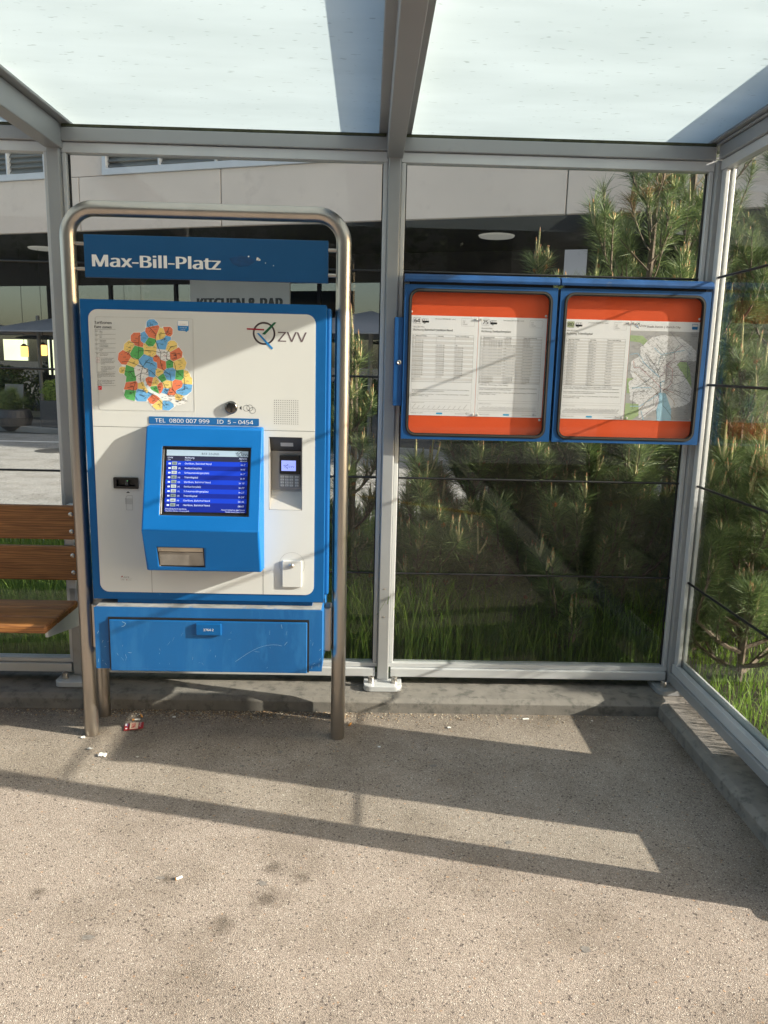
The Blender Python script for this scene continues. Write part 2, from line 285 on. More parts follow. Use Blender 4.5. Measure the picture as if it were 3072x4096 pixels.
class Ink(MB):                              # flat print in a plane: u along U, v along V, layers step along N
    def __init__(s, O, U=(1, 0, 0), V=(0, 0, 1), N=(0, -1, 0)):
        super().__init__(); s.O = Vector(O); s.U = Vector(U); s.V = Vector(V); s.N = Vector(N); s.h = .0004
    def P(s, u, v, h=None): return s.O+s.U*u+s.V*v+s.N*(s.h if h is None else h)
    def poly(s, pts, m, h=None):
        tri = tessellate_polygon([[Vector((p[0], p[1], 0)) for p in pts]])
        s.add([s.P(p[0], p[1], h) for p in pts], [tuple(t) for t in tri], m)
    def rect(s, u0, u1, v0, v1, m, h=None): s.add([s.P(u0, v0, h), s.P(u1, v0, h), s.P(u1, v1, h), s.P(u0, v1, h)], [(0, 1, 2, 3)], m)
    def line(s, pts, w, m, h=None):
        for a, b in zip(pts, pts[1:]):
            d = Vector((b[0]-a[0], b[1]-a[1])); 
            if d.length < 1e-9: continue
            d.normalize(); n = Vector((-d.y, d.x))*w/2; e = d*w*.3
            s.add([s.P(a[0]-e.x+n.x, a[1]-e.y+n.y, h), s.P(a[0]-e.x-n.x, a[1]-e.y-n.y, h), s.P(b[0]+e.x-n.x, b[1]+e.y-n.y, h), s.P(b[0]+e.x+n.x, b[1]+e.y+n.y, h)], [(0, 1, 2, 3)], m)
    def frame(s, u0, u1, v0, v1, w, m, h=None): s.line([(u0, v0), (u1, v0), (u1, v1), (u0, v1), (u0, v0)], w, m, h)
    def ring(s, u, v, r, w, m, h=None, a0=0, a1=360, n=28):
        s.line([(u+r*math.cos(R(a0+(a1-a0)*k/n)), v+r*math.sin(R(a0+(a1-a0)*k/n))) for k in range(n+1)], w, m, h)
    def text(s, t, u, v, size, m, align='l', bold=0, h=None, width=None, space=1, rot=0):
        h = s.h if h is None else h
        n_ = 1 if bold <= 0 else (3 if bold >= .008 else 2)       # heavier weight: shifted layers, a hair apart in depth
        for q in range(n_):
            o = (q-(n_-1)/2)*bold*size*1.5; s.text1(t, u+o*math.cos(rot), v+o*math.sin(rot), size, m, align, h+q*.00004*max(1, size*4), width, space, rot)
    def text1(s, t, u, v, size, m, align, h, width, space, rot):
        vs, fs, x0, x1 = textmesh(t, 0, space); w = (x1-x0)*size; kx = size
        if width: kx = width/(x1-x0); w = width
        off = {'l': 0, 'c': -w/2, 'r': -w}[align]; c_, s_ = math.cos(rot), math.sin(rot); pts = []
        for x, y in vs:
            a, b = (x-x0)*kx+off, y*size
            pts.append(s.P(u+a*c_-b*s_, v+a*s_+b*c_, h))
        s.add(pts, fs, m)
def npmesh(name, V, F, mats, mi=None, tone=None, parent=None, smooth=False):
    V = np.asarray(V, np.float32); F = np.asarray(F, np.int32); k = F.shape[1]
    me = bpy.data.meshes.new(name); me.vertices.add(len(V)); me.vertices.foreach_set('co', V.ravel())
    me.loops.add(F.size); me.loops.foreach_set('vertex_index', F.ravel()); me.polygons.add(len(F)); me.polygons.foreach_set('loop_start', np.arange(0, F.size, k, dtype=np.int32))
    for m in mats: me.materials.append(m)
    if mi is not None: me.polygons.foreach_set('material_index', np.asarray(mi, np.int32))
    me.update(calc_edges=True)
    if tone is not None:
        a = me.attributes.new('tone', 'FLOAT', 'POINT'); a.data.foreach_set('value', np.asarray(tone, np.float32))
    o = bpy.data.objects.new(name, me); COL.objects.link(o)
    if parent: put(o, parent)
    return o
# ================================================================== GROUND
PAVE = asphalt('platform_asphalt', (.215, .180, .150), (.43, .369, .308), 400, bump=.5, stains=True)
ROADM = asphalt('road_asphalt', (.26, .255, .25), (.42, .41, .39), 150, orange=False, bump=.3)
SOIL = mat('soil', (.045, .04, .022), .95, 0, .4, 9, bump=.8, bscale=40)
mb = MB(); mb.box(-300, 300, -300, 300, -.35, -.03, mat('earth', (.16, .16, .15), .95, 0, .15, .6)); struct(mb.obj('ground'))
mb = MB(); mb.box(-9, 1.312, -9, -.21, -.03, 0, PAVE); struct(mb.obj('platform'))
mb = MB(); mb.box(-60, 60, 2.9, 13.2, -.026, -.004, ROADM); struct(mb.obj('road'))
mb = MB(); mb.box(-60, 60, -30, -9.0, -.026, -.006, ROADM); struct(mb.obj('tram_road'))
mb = MB(); mb.prism([(-2.6, -7.99), (3.6, -3.02), (3.52, -2.93), (-2.68, -7.9)], 'z', .0, .004, mat('yellow_paint', (.62, .36, .03), .7, 0, .15, 9)); struct(mb.obj('yellow_line'))
# kerb round the shelter floor, with a chamfered front edge
kp = [(-.21, -.03), (-.21, .05), (-.186, .068), (-.05, .071), (.10, .071), (.10, -.03)]
mb = MB(); mb.prism(kp, 'x', -9, 1.56, CONC)
sp = [(1.312, -.03), (1.312, .05), (1.336, .068), (1.45, .071), (1.56, .071), (1.56, -.03)]
mb.prism(sp, 'y', -9, -.2105, CONC)
struct(mb.obj('kerb', bevel=.004))
mb = MB(); mb.box(1.561, 8, -9, .1, -.03, .09, SOIL); mb.box(-12, 8, .101, 2.899, -.03, .06, SOIL); struct(mb.obj('soil_bed'))
mb = MB(); mb.box(-7.3, -6.0, 11.6, 11.72, -.004, .0, WHITE)
tag(mb.obj('road_marking'), None, None, kind='structure')
mb = MB(); mb.lathe([(.36, -.004), (.36, .002)], (-5.6, 10.2, 0), DGREY, 28); tag(mb.obj('manhole_cover'), 'dark round manhole cover in the road beyond the glass', 'manhole cover')
# loose grit gathered against the kerb
rng = np.random.default_rng(3)
def grit(n, f, size, mats, name):
    V = []; F = []; mi = []
    base = np.array([(1, 0, 0), (-1, 0, 0), (0, 1, 0), (0, -1, 0), (0, 0, .7), (0, 0, -.7)])
    tri = np.array([(0, 2, 4), (2, 1, 4), (1, 3, 4), (3, 0, 4), (2, 0, 5), (1, 2, 5), (3, 1, 5), (0, 3, 5)])
    for i in range(n):
        x, y = f(); s_ = size*rng.uniform(.5, 1.5); B_ = base*s_*rng.uniform(.6, 1.3, (6, 3)); a = rng.uniform(0, 6.28); c_, n_ = math.cos(a), math.sin(a)
        B_ = B_@np.array([[c_, n_, 0], [-n_, c_, 0], [0, 0, 1]]); V.append(B_+(x, y, s_*.3)); F.append(tri+6*i); mi += [int(rng.integers(len(mats)))]*8
    return npmesh(name, np.vstack(V), np.vstack(F), mats, mi)
GR = [mat('grit_pale', (.5, .45, .36), .9), mat('grit_brown', (.2, .14, .09), .9), mat('grit_grey', (.12, .12, .12), .9), mat('grit_tan', (.38, .26, .15), .9)]
def gf():
    x = rng.uniform(-3, 1.3) if rng.random() < .35 else rng.normal(-.75, .4); x = min(x, 1.29)
    return x, -.213-abs(rng.normal(0, .045))
tag(grit(2600, gf, .0032, GR, 'loose_grit'), 'loose grit and pine needles gathered along the foot of the kerb', 'grit', kind='stuff')
# ================================================================== SHELTER
SH = thing('tram_shelter', 'grey metal and glass tram stop shelter with frosted glass roof', 'shelter', (0, 0, .07))
ZT, ZB = 2.49, .182
def post(x, corner=False, x0=None):
    mb = MB(); w = .0285
    mb.box(x-w, x+w, -.052, .03, .098, 2.53, ALU)
    o = mb.obj('post', SH, .006)
    if corner: plx = (x-.10, x+.085)
    else: plx = (x-.092, x+.092)
    p = MB(); p.prism(rrect(plx[0], plx[1], -.135, .05, .035), 'z', .0712, .098, ALUL if not corner else ALU); p.obj('base_plate', o, .003)
    for dx in ((-.056, .056) if not corner else (-.06,)):
        b = MB(); b.lathe([(.0165, 0), (.0165, .004), (.0145, .004), (.0145, .027), (.0125, .029), (.008, .029), (.008, .018), (.0001, .018)], (x+dx, -.082, .098), BOLT, 18); b.obj('bolt', o, smooth=True)
    for zz in (.42, .56):
        b = MB(); b.lathe([(.004, 0), (.0035, .002)], (x, -.052, zz), BOLT, 10, 'y'); b.obj('screw', o)
    return o
XL, XM, XR = -1.474, 0, 1.438
for px_ in (-2.95, XL, XM): post(px_)
post(XR, True)
def bay(x0, x1):                            # back-wall bay between two posts
    a, b = x0+.0285, x1-.0285
    mb = MB(); mb.box(a+.003, b-.003, -.046, .03, 2.53, 2.586, ALU); mb.obj('top_beam', SH, .004)
    mb = MB(); mb.box(a+.001, b-.001, -.03, .022, 2.487, 2.5285, ALUL); mb.obj('top_frame', SH, .002)
    mb = MB(); mb.box(a+.008, b-.008, -.046, .03, .112, .156, ALUL); mb.obj('bottom_rail', SH, .004)
    mb = MB(); mb.box(a+.001, b-.001, -.03, .022, .1575, .178, ALUL); mb.obj('bottom_frame', SH, .002)
    for u0, u1 in ((a+.001, a+.021), (b-.021, b-.001)):
        mb = MB(); mb.box(u0, u1, -.028, .020, .1785, 2.4865, ALUL); mb.obj('jamb', SH, .003)
    for u0, u1 in ((a+.0212, a+.026), (b-.026, b-.0212)):
        mb = MB(); mb.box(u0, u1, -.008, .008, .182, 2.483, RUBB); mb.obj('seal', SH)
    mb = MB(); mb.box(a+.022, b-.022, -.004, .004, .179, 2.486, GLASS); mb.obj('glass_pane', SH)
    for z in (2.03, 1.5613, 1.0945, .6294):
        mb = MB(); mb.tube([(a+.02, -.012, z), (b-.02, -.012, z)], .0052, CABLE, 8); mb.obj('cable', SH, smooth=True)
bay(-2.95, XL); bay(XL, XM); bay(XM, XR)
# side wall
YE = -1.52
mb = MB(); mb.box(1.412, 1.468, YE, -.0535, 2.53, 2.586, ALU); mb.obj('top_beam', SH, .004)
mb = MB(); mb.box(1.426, 1.470, YE, -.0535, 2.487, 2.5285, ALUL); mb.obj('top_frame', SH, .002)
mb = MB(); mb.box(1.412, 1.468, YE, -.0535, .112, .160, ALU); mb.obj('bottom_rail', SH, .004)
mb = MB(); mb.box(1.424, 1.4515, YE, -.0535, .1615, .206, ALUL); mb.box(1.4615, 1.472, YE, -.0535, .1615, .232, ALUL); mb.obj('bottom_frame', SH, .002)  # outer lip added and raised so its shadow reaches further across the floor
mb = MB(); mb.box(1.432, 1.4512, -.095, -.0535, .2065, 2.4865, ALUL); mb.box(1.4617, 1.478, -.095, -.0535, .2325, 2.4865, ALUL); mb.obj('jamb', SH, .003)
mb = MB(); mb.box(1.4525, 1.4605, YE, -.0955, .179, 2.486, GLASS); mb.obj('glass_pane', SH)
for z in (2.0315, 1.5613, 1.0945, .6294):
    mb = MB(); mb.tube([(1.446, -.05, z), (1.446, YE, z)], .0058, CABLE, 8); mb.obj('cable', SH, smooth=True)
mb = MB(); mb.box(1.40, 1.47, YE-.10, YE, .098, 2.50, DGREY); e = mb.obj('end_post', SH, .006)
mb = MB(); mb.prism(rrect(1.345, 1.53, YE-.14, YE+.03, .03), 'z', .0712, .098, ALU); mb.obj('base_plate', e, .003)
# roof
YF = -2.35
for x, w in ((-2.95, .035), (XL+.003, .035), (-.001, .035), (1.44, .038)):
    mb = MB(); mb.box(x-w, x+w, YF, .03, 2.5 if x < 1.4 else 2.588, 2.5995, ALU)
    mb.box(x-w-.036, x+w+.036, YF, .13, 2.601, 2.615, ALU) if x < 1.4 else mb.box(x-w-.02, x+w+.05, YF, .13, 2.601, 2.615, ALU)
    mb.box(x-w, x+w, YF, .13, 2.628, 2.70, ALU); mb.obj('roof_beam', SH, .004)
for a, b in ((-2.95, XL), (XL, 0), (0, 1.44)):
    mb = MB(); x0, x1 = a+.05, b-.05
    vs = [(x, y, z) for x in (x0, x1) for y in (YF, .13) for z in (2.6155, 2.627)]
    mb.add(vs, [(0, 2, 6, 4)], FROST); mb.add(vs, [(0, 1, 3, 2), (4, 6, 7, 5), (0, 4, 5, 1), (2, 3, 7, 6), (1, 5, 7, 3)], TOPG); mb.obj('roof_panel', SH)
    mb = MB(); mb.box(a+.04, b-.04, -.044, -.01, 2.5868, 2.5985, mat('mossy_edge', (.05, .055, .03), .9, 0, .5, 25)); mb.obj('moss_edge', SH)
# ================================================================== TICKET MACHINE
TM = thing('ticket_machine', 'blue and beige ticket machine standing inside a steel hoop', 'ticket machine', (-.735, -.4, 0))
FY = -.56
card = (-.4875, -.354, 1.032, 1.326); slot = (-1.097, -1.009, 1.112, 1.148)
mb = MB(); mb.plate(rect(-1.205, -.265, .648, 1.836), [rect(*card), rect(*slot)], FY, -.50, BLUE); mb.obj('door', TM, .006)
mb = MB(); mb.box(-1.222, -.248, -.498, -.42, .66, 1.828, BLUE); mb.box(-1.205, -.262, -.4195, -.18, .65, 1.80, BLUE); mb.obj('cabinet', TM, .008)
mb = MB(); mb.plate(rrect(-1.174, -.3045, .679, 1.799, .036), [rect(*card), rect(*slot)], FY-.0035, FY-.0002, BEIGE); panel = mb.obj('front_panel', TM)
ink = Ink((0, FY-.0036, 0))
for pts in ([(-1.174, 1.3525), (-.3045, 1.3505)], [(-.964, .679), (-.964, .787)], [(-.5115, .679), (-.5115, 1.3505)]): ink = Ink((0, FY-.0036, 0)); ink.line(pts, .0013, DGREY); ink.obj('seam_line', panel)
# map foil
ink = Ink((0, FY-.0036, 0)); ink.h = .0012
random.seed(5)
def mz(x, y):     # position on the fare map taken from a 1659x1512 close-up of it
    sx, sy_ = (350+x*.2713), (1250+y*.2713)
    u = -1.147+(sx-384)*(.3735/391)+((sy_-1264)*-.0357*.00095); v = 1.774-(sy_-1264-(sx-382)*.041)*(.3555/373)
    return u, v
cells = [('b',955,190,62,'116'),('r',975,300,95,'114'),('b',850,385,70,'115'),('r',735,390,72,'112'),('g',935,445,76,'124'),('y',1080,340,82,'161'),('r',1195,300,60,'162'),('b',1110,480,82,'160'),('b',1165,400,50,''),('y',1245,520,75,'163'),('y',630,520,70,'118'),('r',775,480,60,''),
 ('g',745,590,95,'113'),('y',930,590,88,'123'),('y',880,500,50,''),('y',1010,500,40,''),('r',555,660,78,'117'),('w',1095,600,60,''),('w',1160,650,75,'120'),('r',1310,640,85,'164'),('b',880,720,100,'121'),('b',970,800,75,''),('y',690,745,70,'111'),('r',1020,690,52,''),('r',1110,790,76,'122'),('g',1215,780,62,'170'),('y',1370,780,82,'171'),
 ('g',640,870,76,'154'),('y',525,850,42,'184'),('w',770,850,78,'110'),('w',860,890,62,''),('b',960,880,66,''),('y',1070,880,62,'130'),('b',1230,920,88,'131'),('g',1380,930,72,'172'),('y',1455,930,50,''),('y',1490,1030,64,'173'),('g',650,990,60,''),('r',660,1090,82,'151'),('w',800,990,50,''),('g',1130,970,60,'135'),('y',1010,1050,60,'139'),('r',930,1030,58,'140'),
 ('y',830,1090,66,''),('y',850,1160,48,'150'),('r',1080,1110,60,'142'),('y',1190,1080,66,'132'),('g',1020,1130,58,'141'),('r',1350,1090,70,''),('b',1480,1130,70,'134'),('b',1400,1180,64,''),('r',1255,1190,60,'133'),('b',1180,1160,52,'143'),('g',650,1200,78,'156'),('b',800,1220,84,'155'),('b',940,1220,40,''),('r',1000,1280,72,'152'),('y',1070,1370,66,'153'),('b',1190,1370,75,'183'),('y',1370,1270,60,'180'),('w',1250,1290,62,''),('w',1350,1330,45,'182'),('w',1430,1310,42,'181'),('w',1150,1270,50,'')]
def clip(poly, n, d):
    out = []
    for i in range(len(poly)):
        a, b = poly[i], poly[(i+1) % len(poly)]; da = a[0]*n[0]+a[1]*n[1]-d; db = b[0]*n[0]+b[1]*n[1]-d
        if da <= 0: out.append(a)
        if da*db < 0: t = da/(da-db); out.append((a[0]+(b[0]-a[0])*t, a[1]+(b[1]-a[1])*t))
    return out
for i, (c, x, y, r, t) in enumerate(cells):
    for grow, mt, hh in ((7, WHITE, .0004+i*1.2e-6), (0, MAPC[c], .0008)):
        rr = r*1.95+grow; ph = 22.5 if i % 3 else 10
        kk = (.92, .35) if i % 4 else (.80, .55); tt = R((0, 45, 0, 10)[i % 4]); pol = [(x+rr*(p*math.cos(tt)-q*math.sin(tt)), y+rr*(p*math.sin(tt)+q*math.cos(tt))) for p, q in ((kk[0], kk[1]), (kk[1], kk[0]), (-kk[1], kk[0]), (-kk[0], kk[1]), (-kk[0], -kk[1]), (-kk[1], -kk[0]), (kk[1], -kk[0]), (kk[0], -kk[1]))]
        for dr in range(8):            # outer edge of the network: cut close, inner edges run up to the neighbour
            nx, ny = math.cos(R(45*dr+8*(i % 3))), math.sin(R(45*dr+8*(i % 3))); qx, qy = x+nx*r*1.7, y+ny*r*1.7
            if not any(math.hypot(qx-c2[1], qy-c2[2]) < c2[3]*1.55 for c2 in cells): pol = clip(pol, (nx, ny), x*nx+y*ny+r*(1.28 if dr % 2 else 1.2)+grow)
            if len(pol) < 3: break
        if grow == 0:
            for j, (c2, x2, y2, r2, t2) in enumerate(cells):
                if j == i: continue
                dx, dy = x2-x, y2-y; D2 = dx*dx+dy*dy; dd = math.sqrt(D2)
                if dd < r*1.95+r2*1.95+8:
                    off = (D2+1.2*(r*r-r2*r2))/(2*dd); n_ = (dx/dd, dy/dd); pol = clip(pol, n_, x*n_[0]+y*n_[1]+off-(2 if c != c2 else -.4))
                    if len(pol) < 3: break
        if len(pol) >= 3: ink.poly([mz(*p) for p in pol], mt, hh)
# lake
ink.poly([mz(*p) for p in [(820,960),(850,965),(890,1060),(960,1150),(1080,1220),(1210,1275),(1210,1330),(1110,1300),(1040,1240),(930,1190),(850,1080)]], mat('map_water', (.74, .82, .84), .6, 0, 0), .001)
ink.poly([mz(*p) for p in [(1015,940),(1030,930),(1100,1030),(1085,1048)]], WHITE, .001)
lines = [[(900,165),(900,210),(980,290),(1015,330),(1015,430),(1095,610),(1090,740),(1120,840),(1240,940),(1255,1060),(1275,1150),(1345,1230)],[(770,520),(770,360),(810,340)],[(600,440),(770,455)],[(770,520),(755,690),(830,810),(870,740),(920,700)],[(770,570),(980,575),(1095,610),(1190,600),(1245,520),(1330,505)],[(1080,400),(1080,325),(1180,325),(1215,240)],[(1190,600),(1175,700),(1300,760),(1320,870),(1450,990),(1455,1150),(1350,1170)],[(830,810),(800,900),(790,1000),(830,1090)],[(800,900),(700,960),(640,880)],[(830,810),(700,760),(600,720),(520,730)],[(620,620),(700,690),(770,690)],[(840,820),(960,880),(1140,1060),(1220,1250)],[(640,1060),(720,1030),(690,1120),(700,1230),(750,1290)],[(690,1100),(600,1110)],[(900,1180),(1000,1240),(1100,1330),(1160,1400)],[(1220,1250),(1420,1250)],[(560,600),(640,560),(600,620)],[(1250,620),(1390,628)],[(1310,620),(1330,690),(1260,700)],[(870,740),(960,760),(1010,800)],[(700,870),(600,880),(560,860)],[(800,900),(880,900),(900,850),(850,830)],[(640,1180),(700,1180)],[(760,1150),(870,1180)],[(1230,920),(1140,890)],[(1150,1170),(1200,1230)],[(780,1220),(850,1250)],[(990,1130),(1050,1180)]]
for pl in lines: ink.line([mz(*p) for p in pl], .0015, INK, .0014)
for i in range(420):
    c, x, y, r, t = random.choice(cells); a = random.choice((0, 0, 0, -.75)); x += random.uniform(-.8, .8)*r; y += random.uniform(-.8, .8)*r; Ln = random.uniform(16, 42)
    ink.line([mz(x, y), mz(x+Ln*math.cos(a), y+Ln*math.sin(a))], .0009, INK if random.random() < .6 else INKL, .0013)
for c, x, y, r, t in cells:
    if t: u, v = mz(x, y); ink.text(t, u, v-.003, .0085, RED if t in ('110', '120') else INK, 'c', .008, .0016)
# legend of the map
def lg(t, x, y, size, b=0, m=INK): u, v = mz(x, y); ink.text(t, u, v, size, m, 'l', b, .0006)
lg('Tarifzonen', 115, 165, .0165, .012); lg('Fare zones', 115, 228, .0165, .012)
for y in (250, 322, 388, 455, 520, 585, 872, 1075): ink.line([mz(120 if y < 800 else 150, y), mz(425, y+3)], .0006, INK)
for t, t2, y in (('Bahn', 'Train', 280), ('Bus', 'Bus', 346), ('Glattalbahn', 'Glattalbahn', 412), ('Limmattalbahn', 'Limmattalbahn', 478), ('Schiff', 'Boat', 543), ('Zonennummer', 'Zone number', 608)): lg(t, 190, y+3, .0058, .004); lg(t2, 190, y+24, .0058, .004)
for y in (273, 338, 404, 470, 536): ink.line([mz(122, y), mz(165, y)], .001 if y < 300 else .0006, INK)
lg('151', 140, 608, .0065, .01)
for i, t in enumerate(('Die Tarifzonen 110 (Stadt', 'Zürich) und 120 (Stadt', 'Winterthur) werden für die', 'Preisberechnung doppelt', 'gezählt.', '', 'Fare zones 110 (Zurich city)', 'and 120 (Winterthur city)', 'count double in price', 'calculations.')):
    if t: lg(t, 205, 672+i*21, .0053, .004)
for i, t in enumerate(('Verbundfahrausweise berechtigen', 'während der Gültigkeitsdauer zu', 'beliebigen Fahrten in den gelösten', 'Zonen.', '', 'You can travel as often as you like', 'on your ZVV-ticket within the', 'fare zones and period shown on', 'the ticket.')):
    if t: lg(t, 152, 893+i*21, .0053, .006)
for y in (673, 716):
    a = mz(137, y+14); b = mz(185, y-14); ink.rect(a[0], b[0], a[1], b[1], WHITE, .0006); ink.frame(a[0], b[0], a[1], b[1], .0005, RED, .0008); ink.text('110*' if y < 700 else '120*', (a[0]+b[0])/2, a[1]+.002, .0055, RED, 'c', .004, .001)
a = mz(158, 1135); b = mz(214, 1082); ink.poly(rrect(a[0], b[0], a[1], b[1], .002, 3), mat('badge_red', (.65, .01, .03), .6, 0, 0), .0006); ink.text('Zonen', a[0]+.002, a[1]+.0075, .0045, WHITE, 'l', .005, .001); ink.text('Plan', a[0]+.002, a[1]+.003, .0045, WHITE, 'l', .005, .001)
a = mz(1343, 288); b = mz(1500, 143); ink.poly(rrect(a[0], b[0], a[1], b[1], .005, 4), LBLUE, .0006); md = (a[1]*.55+b[1]*.45)+.0012
ink.poly(rrect(a[0]+.001, b[0]-.001, md, b[1]-.001, .003, 4), WHITE, .001); ink.poly([(b[0]-.014, a[1]), (b[0]-.006, a[1]), (b[0]-.010, a[1]-.005)], LBLUE, .0006)
ink.text('ZVV | CONTACT', (a[0]+b[0])/2, md+.0045, .0045, LOGOG, 'c', 0, .0014); ink.text('0800 988 988', (a[0]+b[0])/2, a[1]+.0105, .0052, WHITE, 'c', .006, .0014); ink.text('www.zvv.ch', (a[0]+b[0])/2, a[1]+.0045, .0045, WHITE, 'c', .003, .0014)
mapo = ink.obj('fare_map', panel); mapo['label'] = 'colourful fare zone map with legend at left'
mb = MB(); mb.plate(rrect(-1.1475, -.7745, 1.4165, 1.7725, .006), [rrect(-1.1455, -.7765, 1.4185, 1.7705, .006)], FY-.0042, FY-.0037, LGREY); mb.obj('map_foil_edge', panel)
# logo
def zvv(ink, cu, cv, k, ring=LOGOG, tx=LOGOG, cols=(RED, GREEN, LBLUE), h=.0004):
    ink.ring(cu, cv, .0400*k, .0066*k, ring, h, 0, 360, 40)
    ink.poly([(cu-.067*k, cv+.0185*k), (cu-.0655*k, cv+.0125*k), (cu+.0005*k, cv+.0105*k), (cu+.0005*k, cv+.0165*k)], cols[0], h+.0003)
    ink.poly([(cu-.0075*k, cv-.002*k), (cu+.0035*k, cv-.005*k), (cu+.048*k, cv+.042*k), (cu+.0385*k, cv+.043*k)], cols[1], h+.0004)
    ink.poly([(cu-.028*k, cv+.0005*k), (cu-.019*k, cv+.0005*k), (cu+.035*k, cv-.055*k), (cu+.029*k, cv-.061*k)], cols[2], h+.0005)
    ink.text('ZVV', cu+.053*k, cv-.0295*k, .0645*k, tx, 'l', .004, h, .111*k)
ink = Ink((0, FY-.0036, 0)); zvv(ink, -.503, 1.724, 1); ink.obj('logo', panel)
# phone strip
mb = MB(); mb.prism(rrect(-.9545, -.5245, 1.3675, 1.396, .002, 2), 'y', FY-.0055, FY-.0036, mat('label_blue', (.01, .12, .33), .5, 0, .03)); st = mb.obj('phone_strip', panel)
ink = Ink((0, FY-.0056, 0)); ink.text('TEL  0800 007 999', -.931, 1.3735, .0262, WHITE, 'l', .002, width=.212); ink.text('ID  5 – 0454', -.689, 1.3735, .0262, WHITE, 'l', .002, width=.142); ink.obj('lettering', st)
# coin slot
mb = MB(); mb.lathe([(.0245, 0), (.0255, .004), (.0245, .009), (.0205, .0125), (.016, .0135), (.0001, .0137)], (-.6325, FY-.0036, 1.4375), mat('dark_chrome', (.18, .17, .16), .22, 1, .1, 30), 32, 'y'); cs = mb.obj('coin_slot', TM, smooth=True)
mb = MB(); mb.box(-.6345, -.6265, FY-.0180, FY-.0168, 1.4205, 1.4545, BLACK); mb.obj('slot_opening', cs)
ink = Ink((0, FY-.0036, 0)); ink.poly([(-.6005, 1.4365), (-.5925, 1.4445), (-.5925, 1.4285)], INK)
for u, v in ((-.5735, 1.436), (-.560, 1.4375), (-.5495, 1.428)): ink.ring(u, v, .0118, .0011, INK)
ink.obj('coin_symbol', panel); ink = Ink((0, FY-.0036, 0))
ink.text('ACS', -1.078, .7395, .0085, INK, 'l', .01, width=.022); ink.poly([(-1.0895, .7395), (-1.084, .7485), (-1.0785, .7395), (-1.083, .7425)], RED); ink.line([(-1.091, .7355), (-1.045, .7355)], .0004, INKL); ink.text('A', -1.091, .729, .0045, RED); ink.text('XEROX', -1.087, .729, .0048, INK, 'l', .01); ink.ring(-1.066, .7305, .0018, .001, RED, n=10); ink.text('Company', -1.063, .729, .0045, INKL)
ink.obj('maker_mark', panel); ink = Ink((0, FY-.0036, 0))
ink.poly([(-1.055, 1.0895), (-1.047, 1.0965), (-1.039, 1.0895)], INK)
ink.line([(-1.056, 1.073), (-1.050, 1.0795), (-1.031, 1.0795), (-1.031, 1.0205), (-1.056, 1.0205), (-1.056, 1.073)], .0008, INKL)
for q in range(6): ink.line([(-1.0565-.0006*(q % 2), 1.0655-.004*q), (-1.031, 1.0655-.004*q)], .0008, INK)
ink.line([(-1.0585, 1.045), (-1.0585, 1.0675), (-1.056, 1.0675)], .0008, INKL)
ink.obj('card_symbol', panel); ink = Ink((0, FY-.0036, 0)); ink.ring(-.394, .806, .052, .0007, MGREY); ink.obj('ring_mark', panel)
# speaker grille
ink = Ink((0, FY-.0036, 0)); 
for i in range(12):
    for j in range(12): x, z = -.464+i*.00835, 1.4695-j*.0083; ink.poly([(x+.0016*math.cos(R(60*k)), z+.0016*math.sin(R(60*k))) for k in range(6)], INK)
ink.obj('speaker_holes', panel)
# ticket slot bezel
mb = MB(); mb.plate(rrect(-1.102, -1.004, 1.1075, 1.1525, .004, 3), [rect(-1.09, -1.016, 1.117, 1.144)], FY-.010, FY-.0036, BLACK); mb.box(-1.092, -1.014, -.5535, -.545, 1.116, 1.145, BLACK); mb.box(-1.058, -1.045, -.565, -.553, 1.119, 1.142, DGREY); sl = mb.obj('card_slot', TM, .0015)
mb = MB(); mb.lathe([(.0022, 0), (.0015, .001)], (-1.048, -.5655, 1.1385), mat('green_lamp', (.15, .5, .2), .4, 0, 0, emit=.2), 10, 'y'); mb.obj('indicator_lamp', sl)
# card-reader niche
x0, x1, z0, z1 = card
mb = MB(); NI = mat('niche_metal', (.34, .33, .32), .45, .3, .06, 8)
mb.box(x0, x1, -.508, -.5005, z0, z1, NI); mb.box(x0+.0004, x0+.003, FY-.003, -.508, z0, z1, NI); mb.box(x1-.003, x1-.0004, FY-.003, -.508, z0, z1, NI)
mb.box(x0+.003, x1-.003, FY-.003, -.508, z1-.003, z1-.0004, DGREY); mb.prism([(FY-.003, z0+.001), (-.508, z0+.001), (-.508, z0+.075), (-.515, z0+.068)], 'x', x0+.003, x1-.003, mat('niche_shelf', (.5, .48, .45), .5, .2, .05, 8))
mb.prism([(FY+.004, z1-.003), (-.508, z1-.003), (-.508, z1-.062), (-.515, z1-.056)], 'x', x0+.003, x1-.003, DGREY); ni = mb.obj('card_niche', TM, .0012)
mb = MB(); mb.add([(-.443, -.5425, z1-.020), (-.393, -.5425, z1-.020), (-.393, -.5285, z1-.040), (-.443, -.5285, z1-.040)], [(0, 1, 2, 3)], LGREY); mb.obj('niche_light', ni)
tm_t = MB(); tm_t.box(-.4485, -.3665, -.530, -.509, 1.1745, 1.2475, BLACK); tm_t.box(-.451, -.364, -.524, -.509, 1.118, 1.174, MGREY); te = tm_t.obj('card_terminal', TM, .002)
ink = Ink((0, -.5303, 0)); ink.rect(-.4405, -.3825, 1.187, 1.229, mat('terminal_screen', (.30, .36, .85), .3, 0, .02, emit=.42)); zvv(ink, -.421, 1.2065, .2, INK, INK, (INK, INK, INK)); ink.obj('terminal_display', te)
mb = MB()
for i in range(4):
    for j in range(4):
        xx = -.4445+i*.0182+(.004 if i == 3 else 0); zz = 1.1585-j*.0118; mb.box(xx, xx+.0145, -.5275, -.5245, zz, zz+.0085, LGREY)
kp_ = mb.obj('keypad', te, .0008)
ink = Ink((0, -.5277, 0))
